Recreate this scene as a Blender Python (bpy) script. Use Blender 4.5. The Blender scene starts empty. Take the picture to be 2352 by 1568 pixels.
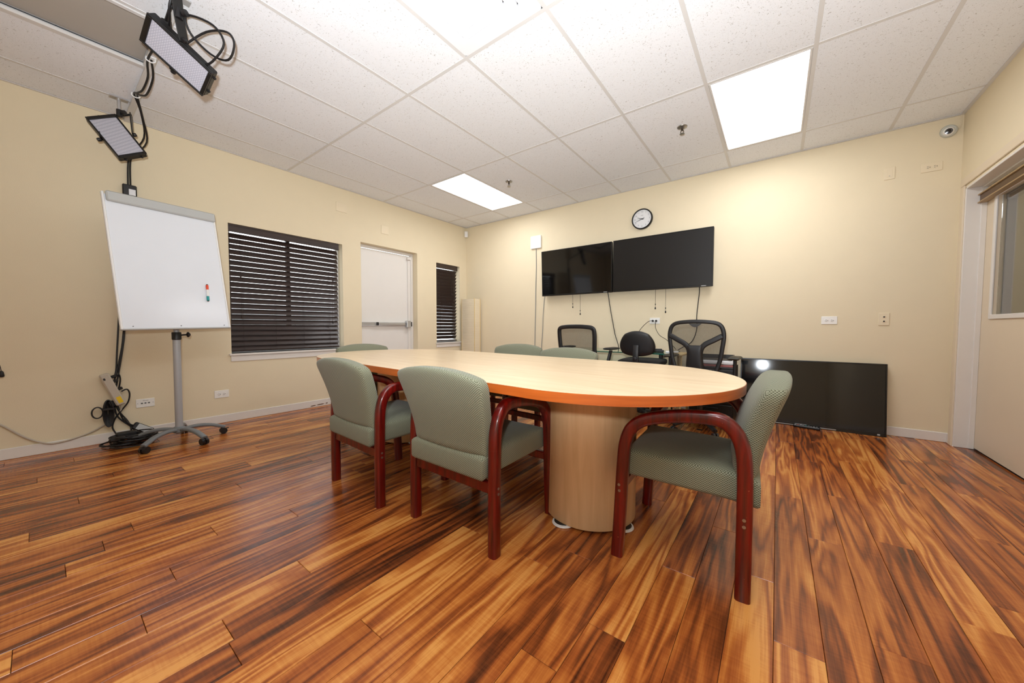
import bpy, math, random
from mathutils import Vector, Matrix
random.seed(7)
PI = math.pi
scn = bpy.context.scene
COL = scn.collection

# ------------------------------------------------------------------ camera, world, exposure
CAM = Vector((4.49185, -4.62042, 0.97751))
yaw, pitch, roll = -0.64311, -0.04055, 0.00204
fw = Vector((math.sin(yaw)*math.cos(pitch), math.cos(yaw)*math.cos(pitch), math.sin(pitch)))
r0 = Vector((math.cos(yaw), -math.sin(yaw), 0)); u0 = r0.cross(fw)
rt = r0*math.cos(roll) + u0*math.sin(roll); up = u0*math.cos(roll) - r0*math.sin(roll)
cd = bpy.data.cameras.new('camera'); cam = bpy.data.objects.new('camera', cd); COL.objects.link(cam)
cd.sensor_width = 36.0; cd.lens = 812.28/2352*36.0; cd.clip_start = 0.05; cd.clip_end = 100
cam.matrix_world = Matrix(((rt.x, up.x, -fw.x, CAM.x), (rt.y, up.y, -fw.y, CAM.y), (rt.z, up.z, -fw.z, CAM.z), (0, 0, 0, 1)))
scn.camera = cam
w = bpy.data.worlds.new('overcast_sky'); scn.world = w; w.use_nodes = True
bg = w.node_tree.nodes['Background']; bg.inputs[0].default_value = (0.92, 0.96, 1.0, 1); bg.inputs[1].default_value = 4.5
scn.view_settings.view_transform = 'Standard'; scn.view_settings.look = 'None'
scn.view_settings.gamma = 1.0; scn.view_settings.use_curve_mapping = False
scn.view_settings.exposure = -0.06
PANEL = 12.0                                   # radiance of a lit ceiling panel
# the photographer's flash, tilted up at the ceiling (its glint shows in the leaning television)
fd = bpy.data.lights.new('camera_flash', 'SPOT'); fl = bpy.data.objects.new('camera_flash', fd); COL.objects.link(fl)
fl.location = CAM + Vector((0, 0, 0.17)) - rt*0.08
fd.energy = 520; fd.shadow_soft_size = 0.035; fd.spot_size = math.radians(146); fd.spot_blend = 1.0; fd.color = (0.86, 0.93, 1.0)
fl.rotation_euler = (Vector((3.45, -3.45, 2.74)) - fl.location).to_track_quat('-Z', 'Y').to_euler()

sd = bpy.data.lights.new('camera_flash_spill', 'POINT'); so = bpy.data.objects.new('camera_flash_spill', sd); COL.objects.link(so)
so.location = fl.location; sd.energy = 16; sd.shadow_soft_size = 0.035; sd.color = fd.color
HC = 2.737; XR = 5.68; YF = -6.55            # ceiling, right wall, wall behind the camera

# ------------------------------------------------------------------ helpers
def lin(c):
    return tuple((x/255/12.92 if x/255 <= .04045 else ((x/255+.055)/1.055)**2.4) for x in c)
class MB:
    def __init__(s): s.v = []; s.f = []; s.M = Matrix()
    def add(s, vs, fs):
        o = len(s.v); s.v += [tuple(s.M @ Vector(p)) for p in vs]; s.f += [tuple(i+o for i in f) for f in fs]; return s
    def box(s, c, d, b=0.0, rot=None):
        x, y, z = d[0]/2, d[1]/2, d[2]/2
        R = rot if rot is not None else Matrix.Identity(3)
        b = min(b, x*.95, y*.95, z*.95)
        if b <= 0:
            vs = [(i*x, j*y, k*z) for i in (-1, 1) for j in (-1, 1) for k in (-1, 1)]
            fs = [(0,1,3,2),(4,6,7,5),(0,4,5,1),(2,3,7,6),(0,2,6,4),(1,5,7,3)]
        else:
            vs = []; idx = {}
            for i in (-1, 1):
                for j in (-1, 1):
                    for k in (-1, 1):
                        for a in range(3):
                            p = [i*(x-b), j*(y-b), k*(z-b)]; p[a] = (i*x, j*y, k*z)[a]
                            idx[(i, j, k, a)] = len(vs); vs.append(tuple(p))
            fs = []
            for sgn in (-1, 1):
                for a in range(3):
                    o = [q for q in range(3) if q != a]; ring = []
                    for (p, q) in ((-1,-1),(1,-1),(1,1),(-1,1)):
                        t = [0,0,0]; t[a] = sgn; t[o[0]] = p; t[o[1]] = q; ring.append(idx[(t[0],t[1],t[2],a)])
                    fs.append(tuple(ring if (sgn > 0) ^ (a == 1) else ring[::-1]))
            for a in range(3):
                o = [q for q in range(3) if q != a]
                for p in (-1, 1):
                    for q in (-1, 1):
                        t0 = [0,0,0]; t0[o[0]] = p; t0[o[1]] = q; t1 = t0[:]; t0[a] = -1; t1[a] = 1
                        fs.append((idx[(*t0, o[0])], idx[(*t1, o[0])], idx[(*t1, o[1])], idx[(*t0, o[1])]))
            for i in (-1, 1):
                for j in (-1, 1):
                    for k in (-1, 1): fs.append((idx[(i,j,k,0)], idx[(i,j,k,1)], idx[(i,j,k,2)]))
        return s.add([Vector(c) + R @ Vector(p) for p in vs], fs)
    def cyl(s, p0, p1, r0, r1=None, n=16, caps=True):
        r1 = r0 if r1 is None else r1
        p0, p1 = Vector(p0), Vector(p1); ax = (p1-p0).normalized()
        a = ax.orthogonal().normalized(); b = ax.cross(a); vs = []
        for p, r in ((p0, r0), (p1, r1)):
            for i in range(n):
                t = 2*PI*i/n; vs.append(p + (a*math.cos(t) + b*math.sin(t))*r)
        fs = [(i, (i+1) % n, n+(i+1) % n, n+i) for i in range(n)]
        if caps: fs += [tuple(range(n))[::-1], tuple(range(n, 2*n))]
        return s.add(vs, fs)
    def tube(s, pts, r, n=8, closed=False, smooth=0):
        P = [Vector(p) for p in pts]
        if smooth: P = cr(P, smooth, closed)
        m = len(P); vs = []; prev = None
        for i, p in enumerate(P):
            t = ((P[(i+1) % m] - P[i-1]) if closed else (P[min(i+1, m-1)] - P[max(i-1, 0)])).normalized()
            a = t.orthogonal().normalized() if prev is None else (prev - t*prev.dot(t))
            if a.length < 1e-6: a = t.orthogonal()
            a.normalize(); prev = a; b = t.cross(a)
            rr = r[i] if isinstance(r, (list, tuple)) else r
            for k in range(n):
                q = 2*PI*k/n; vs.append(p + (a*math.cos(q) + b*math.sin(q))*rr)
        fs = [(i*n+k, i*n+(k+1) % n, ((i+1) % m)*n+(k+1) % n, ((i+1) % m)*n+k) for i in range(m if closed else m-1) for k in range(n)]
        if not closed: fs += [tuple(range(n))[::-1], tuple(range((m-1)*n, m*n))]
        return s.add(vs, fs)
    def sweep(s, pts, lat, sec, closed=False, scale=None):
        """pts: path; lat: constant lateral axis; sec: [(inplane, lateral)] ring"""
        P = [Vector(p) for p in pts]; lat = Vector(lat); m = len(P); n = len(sec); vs = []
        for i, p in enumerate(P):
            t = ((P[(i+1) % m] - P[i-1]) if closed else (P[min(i+1, m-1)] - P[max(i-1, 0)])).normalized()
            nrm = lat.cross(t).normalized(); k = scale[i] if scale else 1
            for a, b in sec: vs.append(p + nrm*a*k + lat*b)
        fs = [(i*n+k, i*n+(k+1) % n, ((i+1) % m)*n+(k+1) % n, ((i+1) % m)*n+k) for i in range(m if closed else m-1) for k in range(n)]
        if not closed: fs += [tuple(range(n))[::-1], tuple(range((m-1)*n, m*n))]
        return s.add(vs, fs)
    def lathe(s, prof, n=24, c=(0,0,0), ax=(0,0,1)):
        ax = Vector(ax).normalized(); a = ax.orthogonal().normalized(); b = ax.cross(a); c = Vector(c); vs = []
        for r, z in prof:
            for k in range(n):
                t = 2*PI*k/n; vs.append(c + ax*z + (a*math.cos(t) + b*math.sin(t))*r)
        m = len(prof)
        fs = [(i*n+k, i*n+(k+1) % n, (i+1)*n+(k+1) % n, (i+1)*n+k) for i in range(m-1) for k in range(n)]
        fs += [tuple(range(n))[::-1], tuple(range((m-1)*n, m*n))]
        return s.add(vs, fs)
    def prism(s, out, z0, z1, b=0.0):
        n = len(out); O = [Vector((p[0], p[1], 0)) for p in out]
        cx = sum(O, Vector())/n
        def ring(z, ins):
            R = []
            for i, p in enumerate(O):
                t = (O[(i+1) % n] - O[i-1]).normalized(); nr = Vector((t.y, -t.x, 0)); R.append((p.x-nr.x*ins, p.y-nr.y*ins, z))
            return R
        lev = [(z0, 0), (z1, 0)] if b <= 0 else [(z0, b), (z0+b, 0), (z1-b, 0), (z1, b)]
        vs = []
        for z, i in lev: vs += ring(z, i)
        m = len(lev)
        fs = [(i*n+k, i*n+(k+1) % n, (i+1)*n+(k+1) % n, (i+1)*n+k) for i in range(m-1) for k in range(n)]
        fs += [tuple(range(n))[::-1], tuple(range((m-1)*n, m*n))]
        return s.add(vs, fs)
    def pillow(s, fn, nu=18, nv=16):
        """fn(a,b)->(front point, back point), a in -1..1, b in -1..1; sides closed"""
        F = []; B = []
        for j in range(nv+1):
            for i in range(nu+1):
                f, b = fn(math.sin(PI/2*(-1+2*i/nu)), math.sin(PI/2*(-1+2*j/nv))); F.append(f); B.append(b)
        W = nu+1; N = len(F); fs = []
        for j in range(nv):
            for i in range(nu):
                q = (j*W+i, j*W+i+1, (j+1)*W+i+1, (j+1)*W+i); fs += [q, tuple(N+x for x in q[::-1])]
        edge = [i for i in range(W)] + [j*W+nu for j in range(1, nv+1)] + [nv*W+i for i in range(nu-1, -1, -1)] + [j*W for j in range(nv-1, 0, -1)]
        for k in range(len(edge)):
            a, b = edge[k], edge[(k+1) % len(edge)]; fs.append((b, a, N+a, N+b))
        return s.add(F+B, fs)
    def build(s, name, mat, parent=None, smooth=True, uv=False, ang=35, loc=None):
        me = bpy.data.meshes.new(name); me.from_pydata(s.v, [], s.f); me.validate()
        import bmesh
        bm = bmesh.new(); bm.from_mesh(me); bmesh.ops.recalc_face_normals(bm, faces=bm.faces)
        if uv:
            L = bm.loops.layers.uv.new('UVMap')
            for f in bm.faces:
                n = f.normal; a = max(range(3), key=lambda q: abs(n[q])); o = [q for q in range(3) if q != a]
                for l in f.loops: l[L].uv = (l.vert.co[o[0]], l.vert.co[o[1]])
        bm.to_mesh(me); bm.free()
        if smooth:
            me.shade_smooth(); me.set_sharp_from_angle(angle=math.radians(ang))
        if mat: me.materials.append(mat)
        o = bpy.data.objects.new(name, me); COL.objects.link(o)
        if parent: o.parent = parent
        if loc: o.location = loc
        return o
def cr(P, k, closed=False):
    P = [Vector(p) for p in P]; m = len(P); out = []
    for i in range(m if closed else m-1):
        a, b, c, d = (P[(i+q) % m] for q in (-1, 0, 1, 2)) if closed else (P[max(i-1, 0)], P[i], P[i+1], P[min(i+2, m-1)])
        for j in range(k):
            t = j/k; out.append(.5*((2*b) + (c-a)*t + (2*a-5*b+4*c-d)*t*t + (3*b-a-3*c+d)*t**3))
    if not closed: out.append(P[-1])
    return out
def rrect(w, h, r, n=4):
    out = []
    for cx, cy, a in ((w/2-r, h/2-r, 0), (-w/2+r, h/2-r, 90), (-w/2+r, -h/2+r, 180), (w/2-r, -h/2+r, 270)):
        for i in range(n+1):
            t = math.radians(a + 90*i/n); out.append((cx + r*math.cos(t), cy + r*math.sin(t)))
    return out
def empty(name, loc=(0,0,0), rz=0.0):
    o = bpy.data.objects.new(name, None); COL.objects.link(o); o.location = loc; o.rotation_euler = (0, 0, rz); o.empty_display_size = .1
    return o
def tag(o, label, cat, group=None):
    o['label'] = label; o['category'] = cat
    if group: o['group'] = group
    return o
def struct(o, label=None):
    o['kind'] = 'structure'
    if label: o['label'] = label
    return o
def copy_tree(o, parent=None):
    c = o.copy(); COL.objects.link(c)
    if parent: c.parent = parent; c.matrix_parent_inverse = o.matrix_parent_inverse
    for ch in list(o.children): copy_tree(ch, c)
    return c
def frame3(x, y, z):
    return Matrix((x, y, z)).transposed()
def B(name, mat, parent, c, d, b=0.0, **k): return MB().box(c, d, b).build(name, mat, parent, **k)

# ------------------------------------------------------------------ materials
def mk(name):
    m = bpy.data.materials.new(name); m.use_nodes = True; return m, m.node_tree.nodes, m.node_tree.links, m.node_tree.nodes['Principled BSDF']
def flat(name, rgb, rough=.5, metal=0.0, coat=0.0, bump=0.0, bscale=200, spec=.5, var=0.0):
    m, N, L, p = mk(name); c = lin(rgb)
    p.inputs['Base Color'].default_value = (*c, 1); p.inputs['Roughness'].default_value = rough; p.inputs['Metallic'].default_value = metal
    p.inputs['Specular IOR Level'].default_value = spec
    if coat: p.inputs['Coat Weight'].default_value = coat; p.inputs['Coat Roughness'].default_value = .08
    tc = N.new('ShaderNodeTexCoord')
    nz = N.new('ShaderNodeTexNoise'); nz.inputs['Scale'].default_value = bscale; nz.inputs['Detail'].default_value = 3
    L.new(tc.outputs['Object'], nz.inputs['Vector'])
    if bump:
        bp = N.new('ShaderNodeBump'); bp.inputs['Strength'].default_value = bump; bp.inputs['Distance'].default_value = .002
        L.new(nz.outputs['Fac'], bp.inputs['Height']); L.new(bp.outputs['Normal'], p.inputs['Normal'])
    n2 = N.new('ShaderNodeTexNoise'); n2.inputs['Scale'].default_value = 6; n2.inputs['Detail'].default_value = 4
    L.new(tc.outputs['Object'], n2.inputs['Vector'])
    mx = N.new('ShaderNodeMix'); mx.data_type = 'RGBA'
    v = max(var, .02)
    mx.inputs['A'].default_value = (*[x*(1-v) for x in c], 1); mx.inputs['B'].default_value = (*[min(1, x*(1+v)) for x in c], 1)
    L.new(n2.outputs['Fac'], mx.inputs['Factor']); L.new(mx.outputs['Result'], p.inputs['Base Color'])
    return m
def math_(N, L, op, a, b=None, c=None):
    n = N.new('ShaderNodeMath'); n.operation = op
    for i, x in enumerate((a, b, c)):
        if x is None: continue
        if isinstance(x, (int, float)): n.inputs[i].default_value = x
        else: L.new(x, n.inputs[i])
    return n.outputs[0]
def ramp(N, L, fac, stops, interp='LINEAR'):
    r = N.new('ShaderNodeValToRGB'); r.color_ramp.interpolation = interp
    while len(r.color_ramp.elements) < len(stops): r.color_ramp.elements.new(.5)
    for e, (p, c) in zip(r.color_ramp.elements, stops): e.position = p; e.color = (*c, 1) if len(c) == 3 else c
    L.new(fac, r.inputs[0]); return r.outputs[0]
def mixc(N, L, f, a, b, mode='MIX'):
    n = N.new('ShaderNodeMix'); n.data_type = 'RGBA'; n.blend_type = mode
    for k, x in (('Factor', f), ('A', a), ('B', b)):
        if isinstance(x, (int, float)): n.inputs[k].default_value = x
        elif isinstance(x, tuple): n.inputs[k].default_value = (*x, 1) if len(x) == 3 else x
        else: L.new(x, n.inputs[k])
    return n.outputs['Result']

def floor_wood():
    m, N, L, p = mk('koa_laminate')
    tc = N.new('ShaderNodeTexCoord'); oi = N.new('ShaderNodeObjectInfo')
    off = N.new('ShaderNodeCombineXYZ')
    for k, q in enumerate((37.0, 91.0, 53.0)): L.new(math_(N, L, 'MULTIPLY', oi.outputs['Random'], q), off.inputs[k])
    mp = N.new('ShaderNodeVectorMath'); mp.operation = 'MULTIPLY'; mp.inputs[1].default_value = (14.0, 1.1, 1.0); L.new(tc.outputs['Object'], mp.inputs[0])
    ad = N.new('ShaderNodeVectorMath'); ad.operation = 'ADD'; L.new(mp.outputs[0], ad.inputs[0]); L.new(off.outputs[0], ad.inputs[1])
    n1 = N.new('ShaderNodeTexNoise'); n1.inputs['Scale'].default_value = .8; n1.inputs['Detail'].default_value = 2.5; n1.inputs['Roughness'].default_value = .5; n1.inputs['Distortion'].default_value = .4
    L.new(ad.outputs[0], n1.inputs['Vector'])
    rings = math_(N, L, 'SINE', math_(N, L, 'MULTIPLY', n1.outputs['Fac'], 34.0))
    r01 = math_(N, L, 'MULTIPLY_ADD', rings, .5, .5)
    n2 = N.new('ShaderNodeTexNoise'); n2.inputs['Scale'].default_value = .55; n2.inputs['Detail'].default_value = 4; n2.inputs['Distortion'].default_value = .9
    a2 = N.new('ShaderNodeVectorMath'); a2.operation = 'ADD'; a2.inputs[1].default_value = (11.3, 4.1, 7.7); L.new(ad.outputs[0], a2.inputs[0]); L.new(a2.outputs[0], n2.inputs['Vector'])
    # fine grain along the plank
    g = N.new('ShaderNodeVectorMath'); g.operation = 'MULTIPLY'; g.inputs[1].default_value = (260, 7, 1); L.new(tc.outputs['Object'], g.inputs[0])
    g2 = N.new('ShaderNodeVectorMath'); g2.operation = 'ADD'; L.new(g.outputs[0], g2.inputs[0]); L.new(off.outputs[0], g2.inputs[1])
    n3 = N.new('ShaderNodeTexNoise'); n3.inputs['Scale'].default_value = 1.0; n3.inputs['Detail'].default_value = 3; L.new(g2.outputs[0], n3.inputs['Vector'])
    # cross chatter marks
    h = N.new('ShaderNodeVectorMath'); h.operation = 'MULTIPLY'; h.inputs[1].default_value = (9, 130, 1); L.new(tc.outputs['Object'], h.inputs[0])
    h2 = N.new('ShaderNodeVectorMath'); h2.operation = 'ADD'; L.new(h.outputs[0], h2.inputs[0]); L.new(off.outputs[0], h2.inputs[1])
    n4 = N.new('ShaderNodeTexNoise'); n4.inputs['Scale'].default_value = 1.0; n4.inputs['Detail'].default_value = 2; L.new(h2.outputs[0], n4.inputs['Vector'])
    t = math_(N, L, 'ADD', math_(N, L, 'MULTIPLY', r01, .30), math_(N, L, 'MULTIPLY', n2.outputs['Fac'], 1.05))
    t = math_(N, L, 'ADD', t, math_(N, L, 'MULTIPLY', math_(N, L, 'SUBTRACT', oi.outputs['Random'], .5), .30))
    t = math_(N, L, 'SUBTRACT', t, math_(N, L, 'MULTIPLY', math_(N, L, 'POWER', math_(N, L, 'SUBTRACT', 1.0, r01), 7.0), .045))
    t = math_(N, L, 'ADD', t, math_(N, L, 'MULTIPLY', math_(N, L, 'SUBTRACT', n3.outputs['Fac'], .5), .30))
    t = math_(N, L, 'ADD', t, math_(N, L, 'MULTIPLY', math_(N, L, 'SUBTRACT', n4.outputs['Fac'], .5), .16))
    c = ramp(N, L, t, [(.22, lin((66, 33, 17))), (.42, lin((112, 57, 27))), (.60, lin((152, 80, 35))), (.80, lin((184, 110, 49))), (1.0, lin((214, 148, 76)))])
    L.new(c, p.inputs['Base Color'])
    p.inputs['Roughness'].default_value = .22; p.inputs['Specular IOR Level'].default_value = .45
    bp = N.new('ShaderNodeBump'); bp.inputs['Strength'].default_value = .05; bp.inputs['Distance'].default_value = .001
    L.new(n3.outputs['Fac'], bp.inputs['Height']); L.new(bp.outputs['Normal'], p.inputs['Normal'])
    return m
def grainwood(name, lo, hi, sc=(3, 60, 60), rough=.35, coat=.3, wear=None, noise=1.0):
    m, N, L, p = mk(name); tc = N.new('ShaderNodeTexCoord')
    mp = N.new('ShaderNodeVectorMath'); mp.operation = 'MULTIPLY'; mp.inputs[1].default_value = sc; L.new(tc.outputs['Object'], mp.inputs[0])
    n = N.new('ShaderNodeTexNoise'); n.inputs['Scale'].default_value = noise; n.inputs['Detail'].default_value = 4; n.inputs['Distortion'].default_value = .4; L.new(mp.outputs[0], n.inputs['Vector'])
    c = ramp(N, L, n.outputs['Fac'], [(.3, lin(lo)), (.7, lin(hi))])
    if wear:
        v = N.new('ShaderNodeTexNoise'); v.inputs['Scale'].default_value = 95; v.inputs['Detail'].default_value = 2; L.new(tc.outputs['Object'], v.inputs['Vector'])
        f = math_(N, L, 'GREATER_THAN', v.outputs['Fac'], .765)
        c = mixc(N, L, f, c, lin(wear))
    L.new(c, p.inputs['Base Color']); p.inputs['Roughness'].default_value = rough
    p.inputs['Coat Weight'].default_value = coat; p.inputs['Coat Roughness'].default_value = .12
    return m
def fabric():
    m, N, L, p = mk('sage_honeycomb_fabric'); uv = N.new('ShaderNodeUVMap')
    sp = N.new('ShaderNodeSeparateXYZ'); L.new(uv.outputs[0], sp.inputs[0])
    a = math_(N, L, 'SINE', math_(N, L, 'MULTIPLY', sp.outputs[0], 2*PI/.0105))
    b = math_(N, L, 'SINE', math_(N, L, 'MULTIPLY', sp.outputs[1], 2*PI/.0085))
    h = math_(N, L, 'MULTIPLY_ADD', math_(N, L, 'MULTIPLY', a, b), .5, .5)
    c = ramp(N, L, h, [(.18, lin((80, 81, 62))), (.45, lin((122, 124, 102))), (.75, lin((152, 154, 132)))])
    L.new(c, p.inputs['Base Color']); p.inputs['Roughness'].default_value = .9; p.inputs['Specular IOR Level'].default_value = .15
    p.inputs['Sheen Weight'].default_value = .15
    bp = N.new('ShaderNodeBump'); bp.inputs['Strength'].default_value = .5; bp.inputs['Distance'].default_value = .0015
    L.new(h, bp.inputs['Height']); L.new(bp.outputs['Normal'], p.inputs['Normal'])
    return m
def ceiling_tile():
    m, N, L, p = mk('fissured_ceiling_tile'); tc = N.new('ShaderNodeTexCoord'); oi = N.new('ShaderNodeObjectInfo')
    of = N.new('ShaderNodeVectorMath'); of.operation = 'ADD'; L.new(tc.outputs['Object'], of.inputs[0]); L.new(oi.outputs['Random'], of.inputs[1])
    n = N.new('ShaderNodeTexNoise'); n.inputs['Scale'].default_value = 105; n.inputs['Detail'].default_value = 1.5; n.inputs['Distortion'].default_value = 1.0; L.new(of.outputs[0], n.inputs['Vector'])
    f = ramp(N, L, n.outputs['Fac'], [(.655, (0, 0, 0)), (.72, (1, 1, 1))])
    n2 = N.new('ShaderNodeTexNoise'); n2.inputs['Scale'].default_value = 260; n2.inputs['Detail'].default_value = 1; L.new(of.outputs[0], n2.inputs['Vector'])
    f2 = ramp(N, L, n2.outputs['Fac'], [(.68, (0, 0, 0)), (.74, (1, 1, 1))])
    s = math_(N, L, 'MAXIMUM', f, f2)
    c = mixc(N, L, s, lin((236, 238, 241)), lin((186, 184, 180)))
    L.new(c, p.inputs['Base Color']); p.inputs['Roughness'].default_value = .95; p.inputs['Specular IOR Level'].default_value = .1
    bp = N.new('ShaderNodeBump'); bp.inputs['Strength'].default_value = .35; bp.inputs['Distance'].default_value = .002; bp.invert = True
    L.new(s, bp.inputs['Height']); L.new(bp.outputs['Normal'], p.inputs['Normal'])
    return m
def emit(name, rgb, s):
    m, N, L, p = mk(name); c = lin(rgb)
    p.inputs['Base Color'].default_value = (*c, 1); p.inputs['Emission Color'].default_value = (*c, 1); p.inputs['Emission Strength'].default_value = s
    p.inputs['Roughness'].default_value = .6
    return m
def glass(name, rgb, rough=0.0, ior=1.45):
    m, N, L, p = mk(name); p.inputs['Base Color'].default_value = (*lin(rgb), 1)
    p.inputs['Transmission Weight'].default_value = 1; p.inputs['Roughness'].default_value = rough; p.inputs['IOR'].default_value = ior
    return m
def mesh_fabric():
    m, N, L, p = mk('black_chair_mesh'); p.inputs['Base Color'].default_value = (*lin((32, 30, 28)), 1); p.inputs['Roughness'].default_value = .7
    tr = N.new('ShaderNodeBsdfTransparent'); mx = N.new('ShaderNodeMixShader'); out = N['Material Output']
    tc = N.new('ShaderNodeTexCoord'); n = N.new('ShaderNodeTexNoise'); n.inputs['Scale'].default_value = 420; n.inputs['Detail'].default_value = 0; L.new(tc.outputs['Object'], n.inputs['Vector'])
    L.new(math_(N, L, 'MULTIPLY_ADD', n.outputs['Fac'], .3, .42), mx.inputs[0])
    L.new(tr.outputs[0], mx.inputs[1]); L.new(p.outputs[0], mx.inputs[2]); L.new(mx.outputs[0], out.inputs['Surface'])
    return m
def paper():
    m, N, L, p = mk('ribbed_rice_paper'); tc = N.new('ShaderNodeTexCoord')
    wv = N.new('ShaderNodeTexWave'); wv.bands_direction = 'Z'; wv.inputs['Scale'].default_value = 22; wv.inputs['Distortion'].default_value = 1.2; wv.inputs['Detail'].default_value = 2; L.new(tc.outputs['Object'], wv.inputs['Vector'])
    L.new(mixc(N, L, wv.outputs['Fac'], lin((226, 210, 180)), lin((240, 226, 198))), p.inputs['Base Color']); p.inputs['Roughness'].default_value = .85
    bp = N.new('ShaderNodeBump'); bp.inputs['Strength'].default_value = .5; bp.inputs['Distance'].default_value = .004
    L.new(wv.outputs['Fac'], bp.inputs['Height']); L.new(bp.outputs['Normal'], p.inputs['Normal'])
    return m
def led_face():
    m, N, L, p = mk('led_array_diffuser'); tc = N.new('ShaderNodeTexCoord')
    v = N.new('ShaderNodeTexVoronoi'); v.inputs['Scale'].default_value = 130; v.inputs['Randomness'].default_value = 0; L.new(tc.outputs['Object'], v.inputs['Vector'])
    L.new(ramp(N, L, v.outputs['Distance'], [(.2, lin((206, 204, 212))), (.55, lin((172, 172, 184)))]), p.inputs['Base Color'])
    p.inputs['Roughness'].default_value = .25; p.inputs['Coat Weight'].default_value = .6
    return m

M = dict(
    wall=flat('cream_wall_paint', (228, 214, 184), .75, bump=.25, bscale=160, spec=.25, var=.012),
    trim=flat('white_trim_paint', (226, 221, 214), .4), tile=ceiling_tile(), tee=flat('white_tee_metal', (214, 212, 209), .45),
    sub=flat('dark_subfloor', (38, 22, 14), .8), wood=floor_wood(),
    panel=emit('lit_ceiling_diffuser', (250, 251, 255), PANEL), offpanel=flat('unlit_ceiling_diffuser', (172, 166, 157), .5),
    hvac=flat('white_diffuser_enamel', (238, 238, 240), .4), groove=flat('painted_vent_shade', (46, 46, 52), .7),
    fabric=fabric(), mahog=grainwood('mahogany_lacquer', (62, 6, 4), (118, 14, 8), (60, 60, 4), .3, .45, wear=(168, 96, 70)),
    maple=grainwood('maple_laminate', (234, 206, 166), (246, 222, 186), (2.5, 28, 28), .36, .15),
    ped=grainwood('maple_veneer_pedestal', (216, 178, 130), (230, 194, 148), (30, 30, 2.5), .38, .15),
    edge=grainwood('orange_maple_edge', (176, 84, 26), (198, 100, 34), (4, 4, 80), .32, .35),
    tv=flat('black_tv_plastic', (14, 13, 13), .3), screen=flat('glossy_black_screen', (7, 7, 8), .06, spec=.6), matte=flat('matte_black_screen', (17, 14, 11), .36, spec=.4),
    black=flat('black_plastic', (24, 23, 24), .45), dblack=flat('dark_black_metal', (18, 17, 17), .4), rubber=flat('black_rubber_cable', (16, 14, 15), .55),
    mesh=mesh_fabric(), darkfab=flat('black_seat_fabric', (20, 19, 19), .9, bump=.3, bscale=500), olivepad=flat('olive_black_arm_pad', (52, 50, 40), .6),
    blind=grainwood('espresso_blind_slat', (40, 28, 24), (58, 42, 36), (40, 2, 40), .42, .12), cord=flat('brown_blind_cord', (48, 34, 28), .8),
    wb=flat('whiteboard_enamel', (226, 230, 236), .18, spec=.4), grey=flat('grey_easel_metal', (168, 170, 172), .42, metal=.1), lgrey=flat('light_grey_clamp', (184, 186, 184), .45), alu=flat('brushed_aluminium', (196, 196, 196), .38, metal=.7),
    dgrey=flat('dark_grey_base', (116, 120, 122), .5), silver=flat('silver_sprinkler', (160, 156, 150), .3, metal=.9), brass=flat('brown_sprinkler', (70, 58, 48), .4, metal=.6),
    plate=flat('white_wall_plate', (238, 236, 230), .4), cplate=flat('cream_wall_plate', (230, 215, 185), .5), slot=flat('dark_slot', (40, 34, 30), .6),
    glass=glass('clear_glass', (250, 252, 250)), dglass=glass('green_desk_glass', (150, 215, 190), ior=1.5), door=flat('door_paint', (222, 206, 180), .42), wdoor=flat('white_door_paint', (228, 224, 218), .4),
    brown=flat('brown_valance_face', (82, 54, 24), .4), tan=flat('tan_valance_edge', (168, 140, 98), .45), shade=flat('olive_grey_shade', (112, 106, 86), .8), cass=flat('charcoal_cassette', (52, 50, 48), .5),
    gedge=flat('green_glass_edge', (16, 96, 78), .1),
    chip=flat('bare_brown_chip', (96, 66, 40), .8),
    paper=paper(), red=flat('orange_red_cap', (226, 74, 34), .4), teal=flat('teal_cap', (32, 150, 150), .4), white=flat('white_plastic', (236, 236, 234), .4),
    beige=flat('beige_plastic', (190, 180, 164), .5), yellow=flat('yellow_sticker', (238, 200, 30), .5), led=led_face(), face=flat('clock_face', (224, 224, 224), .5), ink=flat('grey_ink', (150, 150, 152), .6),
    cam=flat('camera_grey', (196, 196, 186), .35), lens=flat('dark_lens', (12, 10, 18), .1), pink=flat('pink_folder', (196, 120, 116), .6), manila=flat('manila_folder', (222, 196, 142), .6), pap=flat('white_paper', (232, 232, 234), .7),
    ground=flat('pale_concrete', (170, 168, 160), .9), vinyl=flat('white_vinyl_frame', (226, 226, 224), .4), darkframe=flat('bronze_window_frame', (44, 38, 34), .5), void=flat('hall_paint', (120, 112, 96), .9),
)

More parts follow.
